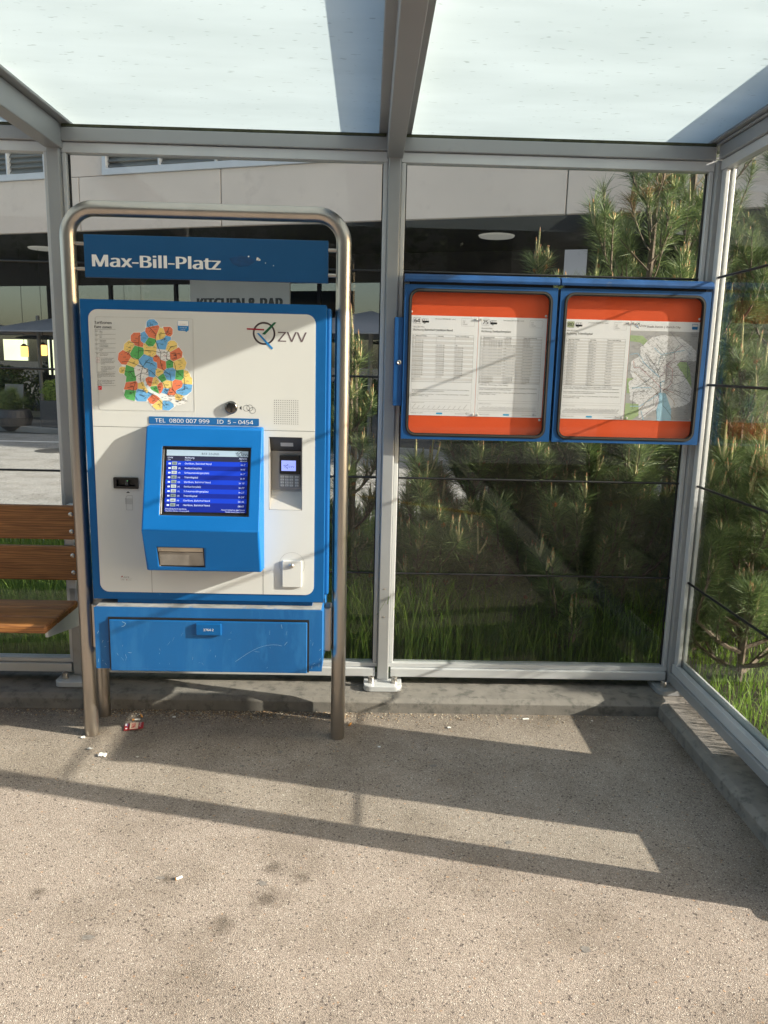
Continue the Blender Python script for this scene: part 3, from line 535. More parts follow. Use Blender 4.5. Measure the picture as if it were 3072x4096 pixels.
for i, t in enumerate('123#456-789?*0^o'): ink.text(t, -.4375+(i % 4)*.0182+(.004 if i % 4 == 3 else 0), 1.160-(i//4)*.0118, .007, INK, 'c', .01)
ink.obj('key_digits', kp_)
# lock cover
mb = MB(); mb.prism(rrect(-.434, -.3535, .7125, .825, .006, 3), 'y', FY-.013, FY-.0036, BEIGE); lk = mb.obj('lock_cover', TM, .003)
mb = MB(); mb.lathe([(.0105, 0), (.0105, .002), (.009, .006), (.005, .0085), (.0001, .0092)], (-.3955, FY-.013, .804), BOLT, 20, 'y'); mb.obj('lock_knob', lk, smooth=True)
# display housing
HX0, HX1 = -.957, -.5065
prof = [(-.5637, 1.3635), (-.5990, 1.3585), (-.712, .972), (-.655, .797), (-.5637, .786)]
def on(a, b, t): return (a[0]+(b[0]-a[0])*t, a[1]+(b[1]-a[1])*t)
mb = MB()
def holed(p, q, t0, t1, u0, u1, depth):     # sloped face from p to q with a rectangular recess
    A, B = on(p, q, t0), on(p, q, t1); n = Vector((q[0]-p[0], q[1]-p[1])).normalized(); n = Vector((-n.y, n.x)); n = n if n.x > 0 else -n
    V = lambda x, k: (x, k[0], k[1])
    vs = [V(HX0, p), V(HX1, p), V(HX1, q), V(HX0, q), V(u0, A), V(u1, A), V(u1, B), V(u0, B)]
    Ad, Bd = (A[0]+n.x*depth, A[1]+n.y*depth), (B[0]+n.x*depth, B[1]+n.y*depth); vs += [V(u0, Ad), V(u1, Ad), V(u1, Bd), V(u0, Bd)]
    mb.add(vs, [(0, 1, 5, 4), (1, 2, 6, 5), (2, 3, 7, 6), (3, 0, 4, 7)], BLUEH)
    mb.add(vs, [(4, 5, 9, 8), (5, 6, 10, 9), (6, 7, 11, 10), (7, 4, 8, 11), (8, 9, 10, 11)], BLACK)
    return Vector((0, *Bd)), Vector((0, Ad[0]-Bd[0], Ad[1]-Bd[1])), n
mb.add([(x, *p) for p in prof for x in (HX0, HX1)], [(0, 1, 3, 2), (6, 7, 9, 8)], BLUEH)
scr = holed(prof[1], prof[2], .190, .852, -.889, -.5495, .016)
flp = holed(prof[2], prof[3], .43, .90, -.905, -.729, .012)
for x in (HX0, HX1): mb.add([(x, *p) for p in prof], [(0, 1, 2, 3, 4)], BLUEH)
bmh = mb
ho = mb.obj('screen_housing', TM)
me = ho.data; b_ = bmesh.new(); b_.from_mesh(me); bmesh.ops.remove_doubles(b_, verts=b_.verts, dist=1e-5); bmesh.ops.recalc_face_normals(b_, faces=b_.faces); b_.to_mesh(me); b_.free()
bv = ho.modifiers.new('b', 'BEVEL'); bv.width = .010; bv.segments = 4; bv.limit_method = 'ANGLE'; bv.angle_limit = R(25)
me.polygons.foreach_set('use_smooth', [True]*len(me.polygons))
try: me.set_sharp_from_angle(angle=R(30))
except Exception: pass
# departures screen
O, V_, n2 = scr; H_ = V_.length; Vn = V_.normalized(); Nn = Vector((0, -n2.x, -n2.y))
ink = Ink(O, (1, 0, 0), Vn, Nn); ink.h = .0015
em = lambda n_, c, e: mat(n_, c, .25, 0, 0, emit=e)
SB1 = em('screen_blue', (.008, .035, .40), .24); SB2 = em('screen_navy', (.008, .018, .20), .22); SHD = em('screen_head', (.30, .40, .52), .13); SDK = em('screen_dark', (.02, .022, .05), .2)
STX = em('screen_text', (.48, .56, .80), .24); SBX = em('screen_box', (.36, .42, .46), .17); SBX2 = em('screen_box_grey', (.18, .23, .24), .22)
u0, u1 = -.8765, -.5605; v0, v1 = .014, H_-.010; Hh = v1-v0
ink.rect(u0, u1, v1-Hh*.095, v1, SHD); ink.rect(u0, u1, v1-Hh*.18, v1-Hh*.095, SDK)
ink.text('8:13', u0+.136, v1-Hh*.07, .013, INK, 'l', .004, .002); ink.text('3.5.2026', u0+.163, v1-Hh*.07, .013, INK, 'l', 0, .002); zvv(ink, u1-.035, v1-Hh*.048, .23, INK, INK, (INK, INK, INK), .002)
ink.text('Linie', u0+.006, v1-Hh*.137, .011, STX, 'l', .006, .002); ink.text('Line', u0+.006, v1-Hh*.17, .007, STX, 'l', 0, .002)
ink.text('Richtung', u0+.072, v1-Hh*.137, .011, STX, 'l', .006, .002); ink.text('Direction', u0+.072, v1-Hh*.17, .007, STX, 'l', 0, .002)
ink.text('Abfahrt', u1-.004, v1-Hh*.137, .011, STX, 'r', .006, .002); ink.text('Departure', u1-.004, v1-Hh*.17, .007, STX, 'r', 0, .002)
rows = [('80', 'Oerlikon, Bahnhof Nord', "in 2'"), ('75', 'Seebacherplatz', "in 6'"), ('75', 'Schwamendingerplatz', "in 7'"), ('80', 'Triemlispital', "in 9'"), ('80', 'Oerlikon, Bahnhof Nord', "in 18'"), ('75', 'Seebacherplatz', "in 21'"), ('75', 'Schwamendingerplatz', "in 22'"), ('80', 'Triemlispital', "in 24'"), ('64', 'Oerlikon, Bahnhof Nord', '08:46'), ('80', 'Oerlikon, Bahnhof Nord', '08:47')]
rh = Hh*.0745
for i, (a, b, c) in enumerate(rows):
    t_ = v1-Hh*.18-i*rh; ink.rect(u0, u1, t_-rh, t_, SB1 if i % 2 == 0 else SB2)
    ink.rect(u0+.022, u0+.042, t_-rh*.85, t_-rh*.15, SBX2 if a == '80' else SBX, .0018); ink.text(a, u0+.032, t_-rh*.72, .0115, INK, 'c', .004, .0021)
    ink.rect(u0+.009, u0+.018, t_-rh*.75, t_-rh*.4, STX, .0018); ink.text('(4)', u0+.047, t_-rh*.72, .010, STX, 'l', 0, .002)
    ink.text(b, u0+.072, t_-rh*.72, .0115, STX, 'l', .003, .002); ink.text(c, u1-.010, t_-rh*.78, .0115, STX, 'r', .003, .002)
t_ = v1-Hh*.18-10*rh; ink.rect(u0, u1, v0, t_, SB2)
ink.text('Bitte Bildschirm berühren', u0+.004, t_-.0095, .0085, STX, 'l', 0, .002); ink.text("Touchez l'écran s'il vous plaît", u0+.004, t_-.0175, .0085, STX, 'l', 0, .002)
ink.text('Tocca lo schermo, per favore', u1-.006, t_-.0095, .0085, STX, 'r', 0, .002); ink.text('Please touch the screen', u1-.006, t_-.0175, .0085, STX, 'r', 0, .002)
ink.obj('display', ho)
# ticket flap
O, V_, n2 = flp; Vn = V_.normalized(); Nn = Vector((0, -n2.x, -n2.y)); Hf = V_.length
ink = Ink(O, (1, 0, 0), Vn, Nn); ink.rect(-.903, -.731, .002, Hf-.017, mat('flap_plastic', (.30, .28, .26), .3, 0, .25, 14), .004); ink.rect(-.904, -.730, Hf-.018, Hf-.0005, mat('flap_metal', (.5, .45, .38), .4, .8, .1, 14), .008); ink.rect(-.903, -.731, Hf-.0225, Hf-.018, BLACK, .006)
fl = ink.obj('ticket_flap', ho)
for x in (-.889, -.817, -.745):
    mb = MB(); c = O+Vn*(Hf-.009)+Nn*.008; mb.lathe([(.0035, 0), (.003, .002)], (x, c.y, c.z), BOLT, 10, 'y'); mb.obj('rivet', fl)
# base box
SCR = mat('scratch_pale', (.25, .42, .62), .7, 0, .1)
mb = MB(); mb.box(-1.112, -.312, -.545, -.2, .6275, .6475, BLUE); mb.box(-.311, -.268, -.5, -.25, .6275, .6475, DGREY); mb.obj('neck', TM)
mb = MB(); mb.plate(rect(-1.192, -.2665, .362, .6245), [rect(-1.132, -.326, .3605-.01, .580)] if False else [], -.6, -.22, BLUEB); bs = mb.obj('base_box', TM, .006)
mb = MB(); mb.box(-1.186, -.272, -.592, -.225, .6250, .6268, DUST); mb.obj('dusty_lid', bs)
mb = MB(); mb.box(-1.135, -.3195, -.6025, -.6002, .358, .5845, BLACK); mb.obj('door_gap', bs)
mb = MB(); mb.box(-1.129, -.3275, -.612, -.6027, .357, .5755, BLUEB); bd = mb.obj('lower_door', bs, .003)
ink = Ink((0, -.6121, 0)); rq = random.Random(4)
ink.line([(-.62+.19*t/12, .405+.075*math.sin(t/12*1.9)) for t in range(13)], .0009, SCR)
ink.line([(-1.075, .568), (-1.062, .562), (-1.066, .552), (-1.078, .547)], .002, SCR); ink.line([(-1.055, .437), (-1.043, .436)], .0015, SCR)
for i in range(26):
    x = rq.uniform(-1.11, -.35); z = rq.uniform(.37, .56); a = rq.gauss(1.3, .5); l_ = rq.uniform(.004, .02); ink.line([(x, z), (x+l_*math.cos(a), z+l_*math.sin(a))], rq.uniform(.0004, .0011), SCR)
ink.obj('scratches', bd)
ink = Ink((0, -.6002, 0))
for i in range(14):
    x = rq.choice((rq.uniform(-.318, -.272), rq.uniform(-1.19, -1.14))); z = rq.uniform(.37, .62); a = rq.gauss(1.3, .6); l_ = rq.uniform(.004, .015); ink.line([(x, z), (x+l_*math.cos(a), z+l_*math.sin(a))], rq.uniform(.0005, .0014), SCR)
ink.obj('scratches', bs)
mb = MB(); mb.box(-.777, -.6745, -.624, -.6122, .5185, .5685, BLUE); 
pl = mb.obj('number_plate', TM, .003)
ink = Ink((0, -.6241, 0)); ink.text('3764-2', -.7255, .5385, .0165, WHITE, 'c', .006); ink.obj('lettering', pl)
for x0, x1 in ((-.2675, -.236), (-1.244, -1.187)):
    mb = MB(); mb.box(x0, x1, -.485, -.40, .405, .60, STEEL); mb.obj('side_bracket', TM, .006)
for x in (-1.283, -.205):
    mb = MB(); mb.tube([(x, -.27, 0), (x, -.27, .64)], .0285, STEEL, 24); mb.obj('rear_leg', TM, smooth=True)
# hoop
hx0, hx1, hz, hr = -1.2745, -.2035, 2.182, .105
pth = [(hx0, -.46, 0), (hx0, -.46, .6), (hx0, -.46, 1.4)]+[(hx0+hr-hr*math.cos(R(a)), -.46, hz-hr+hr*math.sin(R(a))) for a in range(0, 91, 9)]+[(hx1-hr+hr*math.sin(R(a)), -.46, hz-hr+hr*math.cos(R(a))) for a in range(0, 91, 9)]+[(hx1, -.46, 1.4), (hx1, -.46, .6), (hx1, -.46, 0)]
HP = thing('steel_hoop', 'tall rounded stainless steel tube hoop framing the ticket machine', 'hoop', (-.739, -.46, 0))
mb = MB(); mb.tube(pth, .0300, STEEL, 32); mb.obj('tube', HP, smooth=True)
for x0, x1 in ((hx0+.028, -1.210), (-.266, hx1-.028)):
    for z in (2.051, 1.9565):
        mb = MB(); mb.tube([(x0, -.46, z), (x1, -.46, z)], .0075, STEEL, 14); mb.obj('rod', HP, smooth=True)
SG = thing('stop_sign', 'dark blue name board reading Max-Bill-Platz under the hoop top', 'sign', (-.738, -.46, 2.0))
mb = MB(); mb.box(-1.2125, -.2635, -.468, -.452, 1.9255, 2.086, BLUES); mb.obj('board', SG, .002)
ink = Ink((0, -.4682, 0)); ink.text('Max-Bill-Platz', -1.1795, 1.9665, .0775, WHITE, 'l', .026, width=.494)
for x, z, a in ((-.573, 2.019, .5), (-.541, 2.011, .9), (-.535, 2.008, .7), (-.508, 1.996, .3), (-.478, 1.987, .25)):
    ink.poly([(x+a*.011*math.cos(k*1.1)*(.6+.4*math.sin(k*5+x*90)), z+a*.007*math.sin(k*1.1)) for k in range(6)], WHITE)
ink.poly([(-.60+.05*math.cos(k*.9)*(1+.3*math.sin(3*k)), 2.000+.022*math.sin(k*.9)) for k in range(7)], mat('paint_scuff', (.004, .055, .17), .7, 0, .3, 30), .0003)
ink.obj('lettering', SG)
# ================================================================== TIMETABLE CASES
def zp(name, m_): return m_
def showcase(x0, x1, label):
    z0, z1 = 1.288, 1.968; T = thing('timetable_case', label, 'display case', ((x0+x1)/2, -.1, z0), group='blue timetable cases')
    gx0, gx1, gz0, gz1 = x0+.020, x1-.022, z0+.015, z1-.018
    mb = MB(); mb.plate(rect(x0, x1, z0, z1), [rrect(gx0, gx1, gz0, gz1, .045)], -.104, -.038, BLUEC); mb.obj('frame', T, .005)
    mb = MB()
    for k, (d, y) in enumerate(((0, -.106), (.005, -.1085), (.0095, -.106))): mb.plate(rrect(gx0+d-.002, gx1-d+.002, gz0+d-.002, gz1-d+.002, .046-d), [rrect(gx0+d+.003, gx1-d-.003, gz0+d+.003, gz1-d-.003, .042-d)], y, -.09, RUBB if k != 1 else mat('gasket_grey', (.05, .048, .045), .4, .1, .1))
    mb.obj('gasket', T, .0008)
    mb = MB(); mb.box(gx0+.004, gx1-.004, -.072, -.040, gz0+.004, gz1-.004, BOARD); mb.obj('backboard', T)
    mb = MB(); mb.box(gx0+.013, gx1-.013, -.098, -.095, gz0+.013, gz1-.013, CGLASS); mb.obj('pane', T)
    mb = MB(); mb.prism([(-.118, 1.978), (-.121, 1.990), (-.112, 2.006), (-.09, 2.014), (-.034, 2.016), (-.034, 1.985), (-.10, 1.980)], 'x', x0-.002, x1+.003, HOODM); mb.obj('hood', T, .002)
    mb = MB(); mb.box(x0+.02, x1-.02, -.09, -.04, 1.9685, 1.981, BLACK); mb.obj('hood_gap', T)
    return T
C1 = showcase(.0555, .7335, 'left blue framed timetable case holding sheets 64 and 75')
C2 = showcase(.7455, 1.419, 'right blue framed timetable case holding sheet 80 and the city map')
C1['group'] = C2['group'] = 'blue timetable cases'
mb = MB(); mb.box(.0145, .054, -.098, -.056, 1.436, 1.826, BLUEC); br = mb.obj('side_bracket', C1, .002)
mb = MB(); mb.lathe([(.010, 0), (.010, .002), (.006, .0035), (.003, .001)], (.038, -.098, 1.629), BOLT, 16, 'y'); mb.obj('lock', br)
GREENB = mat('number_green', (.50, .58, .36), .6, 0, 0); OVBLUE = mat('badge_blue', (.05, .42, .75), .6, 0, 0); PIN = mat('pin_white', (.7, .69, .66), .4)
def bus(ink, u, v, k):
    ink.poly([(u, v+.001*k), (u, v+.010*k), (u+.001*k, v+.018*k), (u+.030*k, v+.018*k), (u+.032*k, v+.004*k), (u+.031*k, v+.001*k)], INK)
    for i in range(3): ink.rect(u+(.0025+i*.0098)*k, u+(.0105+i*.0098)*k, v+.0095*k, v+.0165*k, PAPER, .0007)
    ink.ring(u+.012*k, v+.001*k, .0035*k, .0016*k, INK, .0009); ink.ring(u+.012*k, v+.001*k, .0014*k, .0028*k, PAPER, .001, n=10)
def sheet(x0, x1, num, dest, data, notes, bars, date, label, numbg=None):
    T = thing('timetable_sheet', label, 'timetable', ((x0+x1)/2, -.074, 1.394), group='white bus timetable sheets')
    mb = MB(); mb.box(x0, x1, -.0735, -.0725, 1.3940, 1.8380, PAPER); mb.obj('paper', T)
    W, H = x1-x0, .444; ink = Ink((x0, -.0736, 1.394)); U = lambda a: a*W; Vv = lambda a: H*(1-a)
    if numbg: ink.poly(rrect(U(.045), U(.15), Vv(.082), Vv(.022), .003, 3), numbg, .0003)
    ink.line([(p[0], p[1]) for p in rrect(U(.045), U(.15), Vv(.082), Vv(.022), .003, 3)+[rrect(U(.045), U(.15), Vv(.082), Vv(.022), .003, 3)[0]]], .0007, INKL)
    ink.text(num, U(.0975), Vv(.070), .0285, INK, 'c', .010, .0007); bus(ink, U(.17), Vv(.072), .95)
    ink.text('ZVV-Contact 0800 988 988 | zvv.ch', U(.36), Vv(.036), .0078, INK, 'l', .006, width=U(.30))
    q = rrect(U(.75), U(.94), Vv(.095), Vv(.022), .003, 3); ink.line(q+[q[0]], .0005, INKL)
    for i, t in enumerate(('Zum', 'Live-', 'Fahrplan')): ink.text(t, U(.77), Vv(.05+.0155*i), .0065, INK, 'l', .004)
    ink.text('Max-Bill-Platz', U(.045), Vv(.118), .0098, INKL, 'l', .002)
    ink.text('Richtung', U(.045), Vv(.150), .0140, INK, 'l', .002); w_ = textmesh('Richtung', 0)[3]*.0140; ink.text(dest, U(.045)+w_+.004, Vv(.150), .0145, INK, 'l', .011)
    t0, t1 = .187, .655; cs_ = (.055, .075, .385, .665, .94); n = len(data); rh = (t1-t0-.012)/n
    ink.frame(U(cs_[0]-.02), U(cs_[4]), Vv(t1), Vv(t0), .0005, INK)
    for c in (cs_[1], cs_[2], cs_[3]): ink.line([(U(c), Vv(t1)), (U(c), Vv(t0))], .0004, INK)
    for t, c in zip(('h', 'Montag-Freitag', 'Samstag', 'Sonn- und Feiertag'), (cs_[0]-.012, cs_[1]+.01, cs_[2]+.02, cs_[3]+.01)): ink.text(t, U(c), Vv(t0+.018), .0082, INK, 'l', .008)
    for i, r in enumerate(data):
        a = t0+.022+rh*i; b = a+rh
        if i % 2 == 0: ink.rect(U(cs_[0]-.02), U(cs_[4]), Vv(b), Vv(a), mat('row_grey', (.80, .80, .81), .7, 0, 0), .0002)
        ink.line([(U(cs_[0]-.02), Vv(a)), (U(cs_[4]), Vv(a))], .0003, INKL)
        ts = min(.0082, rh*H*.95)
        for j, t in enumerate(r):
            if t: ink.text(t, U((cs_[0]-.014, cs_[1]+.006, cs_[2]+.012, cs_[3]+.01)[j]), Vv(b-.005), ts, INK, 'l', .004, width=None if len(t) < 21 else U((.28, .27, .26)[j-1]))
    for i, t in enumerate(notes):
        if t: ink.text(t, U(.05), Vv(.680+.0155*i), .0072, INK, 'l', .003, width=min(U(.86), len(t)*.0034))
    q = rrect(U(.035), U(.94), Vv(.835), Vv(t1+.004), .003, 3); ink.line(q+[q[0]], .0004, INKL)
    q = rrect(U(.035), U(.94), Vv(.958), Vv(.858), .003, 3); ink.line(q+[q[0]], .0004, INKL)
    ink.text('Ungefähre Fahrzeit in Minuten', U(.05), Vv(.872), .005, INK)
    ink.line([(U(.05), Vv(.935)), (U(.92), Vv(.935))], .0007, INK)
    for i in range(bars):
        x = .055+.85*i/bars; l_ = (.030 if bars < 15 else .02+.018*abs(math.sin(i*1.9))); l_ = .048 if bars < 15 and i in (0, bars-1) else l_
        ink.line([(U(x), Vv(.928)), (U(x+l_*1.15), Vv(.928-l_))], .0008, INK); ink.line([(U(x+.02), Vv(.943)), (U(x+.028), Vv(.943))], .0008, INKL)
    ink.text(date, U(.04), Vv(.979), .0072, INKL, 'l', .002); ink.poly(rrect(U(.42), U(.515), Vv(.985), Vv(.968), .0035, 4), OVBLUE); ink.text('Verkehrsbetriebe Zürich', U(.70), Vv(.980), .005, INK); zvv(ink, U(.875), Vv(.973), .09, INK, INK, (INK,)*3)
    ink.obj('print', T)
    for u, v in ((.965, .975), (.965, .03), (.035, .03) if False else (.965, .5)):
        pass
    return T
A4 = '01 16 31 46'; B4 = '03 18 33 48'
d64 = [('5', '', '', '')]+[(str(h), A4, A4 if h > 7 else '', A4 if h > 8 else ('46' if h == 8 else '')) for h in range(6, 12)]+[(str(h), B4, B4, B4) for h in range(12, 22)]+[('22', '03 18 33', '03 18 33', '03 18 33'), ('23', '', '', ''), ('0', '', '', '')]
rs = random.Random(2)
M8 = '03 11 18 26 33 41 48 56'; S8 = '11 18 26 33 41 48 56'; Z7 = '08 18 29 38 48 58'
d75 = []
for h in list(range(5, 10))+[10, 11, 12, 13, 14, 15, 16, 17, 18, 19]:
    d75.append((str(h), M8 if h > 5 else '05 20 35 50 57', S8 if h > 8 else '05 20 35 50', Z7 if h > 9 else '05 20 35 50'))
    if h > 9: d75.append(('', '', '58', ''))
d75 += [(str(h), '03 10 19 28 38 48 58', '10 19 28 38 48 58', '10 19 28 38 48') for h in (20, 21, 22, 23)]+[('0', '05A 06B 20 36', '05 20 36', '05 20 36')]
d80 = []
for h in ['4', '5', '6', '7', '8', '9', '10-14', '15', '16', '17', '18', '19', '20', '21', '22', '23']:
    d80.append((h, '00 06 12 18 24 30' if h not in '4' else '53A', '06 13 21 28 36' if h != '4' else '53A', '08 23 38 53' if h != '4' else '')); d80.append(('', '36 42 48 54', '43 51 58', '')) if h != '4' else None
d80.append(('0', '08A 23A 38C', '08A 23A 38C', '08A 23A 38C'))
nt_ = ['', '', 'Nach besonderem Fahrplan verkehren die Kurse am 24. und 31. Dezember, am Sechseläuten,', 'an der Streetparade und am Knabenschiessen.', '', 'Als Feiertage gelten: 25./26. Dez., 1./2. Jan., Karfreitag, Ostermontag, 1. Mai, Auffahrt,', 'Pfingstmontag, 1. Aug.']
sheet(.0865, .3905, '64', 'Bahnhof Oerlikon Nord', d64, ['', '']+nt_, 11, 'Gültig ab 14.12.2025', 'white timetable sheet numbered 64, leftmost in the left case')
sheet(.3920, .6990, '75', 'Seebacherplatz', d75, ['a) Montag - Donnerstag  b) Nur Freitag']+nt_[1:], 34, 'Gültig ab 14.12.2025', 'white timetable sheet numbered 75, right half of the left case')
sheet(.7775, 1.0780, '80', 'Triemlispital', d80, ['a) Montag - Donnerstag  c) bis Bahnhof Altstetten  e) bis Triemli', 'b) Nur Freitag   d) bis ETH Hönggerberg  f) Fahren nur während ETH-Semester']+nt_[1:], 46, 'Gültig ab: 18.02.2026', 'white timetable sheet with green number 80 in the right case', GREENB)
for T_ in [o for o in bpy.data.objects if o.name.startswith('timetable_sheet')]: pass
# city map
CM = thing('city_map', 'city transit network map with light blue lake in the right case', 'map', (1.235, -.074, 1.394))
mb = MB(); mb.box(1.0795, 1.3950, -.0735, -.0725, 1.3940, 1.8380, PAPER); mb.obj('paper', CM)
ink = Ink((1.0795, -.0736, 1.394)); W, H = .3155, .444
def cm(x, y):    # from the close-up (1659x1522): sheet runs x 632..1165 at the top, 575..1105 at the bottom
    v = (y-437-(x-632)*.024)/755; u = (x-(632-57*v))/532; return u*W, H*(1-v)
q = [(cm(x, y)) for x, y in ((622, 512), (1162, 520), (1106, 1203), (576, 1191))]; MG = mat('map_bg', (.50, .50, .51), .7, 0, .02); ink.rect(0, W, .001, cm(700, 512)[1], MG, .0002)
CG = mat('map_park', (.42, .56, .30), .7, 0, .02); CW = mat('map_lake', (.42, .68, .85), .7, 0, .03)
for pts in ([(622,545),(720,550),(770,600),(740,630),(700,600),(622,590)],[(760,600),(820,615),(850,680),(870,730),(850,745),(800,690),(760,650)],[(1000,745),(1060,750),(1085,800),(1100,900),(1100,945),(1050,945),(1020,880),(1000,820),(975,790)],[(600,870),(650,870),(655,930),(640,985),(598,985)],[(590,1060),(700,1070),(700,1150),(640,1190),(578,1190)]): ink.poly([cm(*p) for p in pts], CG, .0004)
def jag(pts, a=5):
    o = []
    for p, q in zip(pts, pts[1:]+pts[:1]):
        d = math.hypot(q[0]-p[0], q[1]-p[1]); m_ = max(1, int(d/13)); nx, ny = (q[1]-p[1])/d, -(q[0]-p[0])/d
        for i in range(m_): e = rs.uniform(-a*.4, a) if i % 2 else rs.uniform(-a, 0); o.append((p[0]+(q[0]-p[0])*i/m_+nx*e, p[1]+(q[1]-p[1])*i/m_+ny*e))
    return o
ink.poly([cm(*p) for p in jag([(700,640),(790,560),(880,545),(990,555),(1060,600),(1128,660),(1130,740),(1010,740),(985,770),(1050,860),(1100,940),(1095,1050),(1050,1080),(950,1100),(860,1100),(800,1120),(720,1185),(690,1175),(690,1070),(625,1040),(612,900),(650,870),(622,830),(632,740),(700,700)])], mat('map_city', (.88, .89, .92), .7, 0, .01), .0006)
ink.poly([cm(*p) for p in [(845,980),(900,985),(935,1080),(945,1110),(945,1198),(835,1198),(830,1110),(850,1050)]], CW, .0008)
for pts, w in (([(860,990),(862,900),(890,890)], .004), ([(640,945),(790,940)], .003), ([(625,1085),(700,1085),(850,990)], .003), ([(625,690),(680,680),(720,730)], .0025), ([(710,1120),(730,1190)], .003), ([(810,640),(860,690),(1040,660)], .003), ([(720,740),(780,800),(850,860)], .004)): ink.line([cm(*p) for p in pts], w, CW, .001)
LC = [mat('line_purple', (.25, .05, .16), .7, 0, 0), INK, mat('line_red', (.5, .05, .04), .7, 0, 0), mat('line_brown', (.35, .18, .05), .7, 0, 0), mat('line_slate', (.13, .16, .25), .7, 0, 0), mat('line_teal', (.05, .25, .3), .7, 0, 0)]
tl = [([(1030,620),(965,670),(965,720),(885,780),(890,820),(855,860)],0),([(1060,740),(985,740),(910,770),(905,850),(900,890),(930,870),(940,900)],0),([(650,740),(655,790),(700,790),(790,870),(870,950),(960,980)],2),([(740,680),(820,780),(850,860),(900,830)],1),([(855,860),(860,980),(810,1000),(805,1080)],1),([(700,1110),(760,1040),(850,970)],3),([(880,960),(960,1040),(975,1080)],3),([(960,980),(1080,1050)],1),([(900,770),(950,800),(950,900),(900,960)],2),([(780,870),(700,930),(640,950)],5),([(830,830),(900,700),(830,620)],1),([(905,850),(1000,850),(1050,860)],4),([(1090,1000),(960,960),(880,960),(880,1080)],1),([(820,830),(760,740),(740,690)],4),([(650,820),(760,920),(830,960),(840,990)],3),([(1000,620),(940,690),(860,700),(840,770)],5),([(1065,750),(1068,860),(1030,900),(940,930)],4),([(960,1180),(900,1100),(880,1080)],1),([(640,1110),(650,980),(740,970)],1),([(930,520),(1000,600),(1090,690)],4),([(700,1180),(820,1090),(850,1000)],0)]
for pts, k in tl: ink.line([cm(*p) for p in pts], .0013, LC[k], .0012)
for i in range(2400):
    a = rs.choice((-.7, -.7, .65, 0)); g = rs.random(); x = rs.gauss(870, 150) if g < .8 else rs.uniform(640, 1090); y = rs.gauss(850, 170) if g < .8 else rs.uniform(570, 1150)
    if not (618-(y-437)*.07 < x < 1140-(y-437)*.07 and 530 < y < 1180): continue
    if 835 < x < 950 and y > 1000: continue
    l_ = rs.uniform(8, 26); ink.line([cm(x, y), cm(x+l_*math.cos(a), y-l_*math.sin(a))], .0005, INKL, .0014)
for pts, k in tl:
    for a, b in zip(pts, pts[1:]):
        m_ = max(1, int(math.hypot(b[0]-a[0], b[1]-a[1])/22))
        for q in range(m_): x = a[0]+(b[0]-a[0])*q/m_; y = a[1]+(b[1]-a[1])*q/m_; ink.line([cm(x+4, y-2), cm(x+rs.uniform(16, 32), y-rs.uniform(10, 20))], .0005, INK, .0015)
zvv(ink, cm(676, 470)[0], cm(676, 470)[1], .25); u, v = cm(750, 488); ink.text('Stadt Zürich | Zurich City', u, v, .0150, LOGOG, 'l', .008, width=cm(1008, 492)[0]-u)
a = cm(1095, 503); b = cm(1142, 462); ink.poly(rrect(a[0], b[0], a[1], b[1], .002, 3), LBLUE, .0005); ink.rect(a[0]+.001, b[0]-.001, (a[1]+b[1])/2, b[1]-.002, WHITE, .0008)
for i in range(7): a = cm(985, 1108+i*13); ink.line([a, (a[0]+.06-.01*(i % 2), a[1])], .0006, INKL, .0008)
a = cm(1095, 545); ink.text('Tarifzonen', a[0], a[1], .006, INK, 'l', .004); a = cm(1095, 556); ink.text('Fare zones', a[0], a[1], .006, INK, 'l', .004)
ink.obj('print', CM)
# pins holding the sheets
pg = None
pin_src = None
pts_ = [(.381, 1.826, 'top pin between sheets 64 and 75, on sheet 64'), (.402, 1.826, 'top pin between sheets 64 and 75, on sheet 75'), (.383, 1.402, 'bottom pin on sheet 64 beside the gutter'), (.404, 1.402, 'bottom pin on sheet 75 beside the gutter'), (.692, 1.848, 'pin on the red board above sheet 75 corner'), (.690, 1.384, 'pin on the red board below sheet 75 corner'), (1.068, 1.827, 'top pin on sheet 80 beside the city map'), (1.090, 1.827, 'top pin at the upper left corner of the city map'), (1.070, 1.402, 'bottom pin on sheet 80 beside the city map'), (1.092, 1.402, 'bottom pin at the lower left corner of the city map'), (1.386, 1.852, 'pin on the red board above the city map corner'), (1.388, 1.402, 'pin at the lower right corner of the city map'), (.088, 1.853, 'pin on the red board above sheet 64 corner')]
for x, z, lb in pts_:
    if pin_src is None:
        mb = MB(); mb.lathe([(.0045, 0), (.0055, .002), (.0045, .0045), (.002, .0055)], (0, 0, 0), PIN, 12, 'y'); pin_src = mb.obj('board_pin', smooth=True); o = pin_src
    else: o = pin_src.copy(); COL.objects.link(o)
    o.location = (x, -.074, z); tag(o, 'small white '+lb, 'pin', 'white pins holding the sheets')
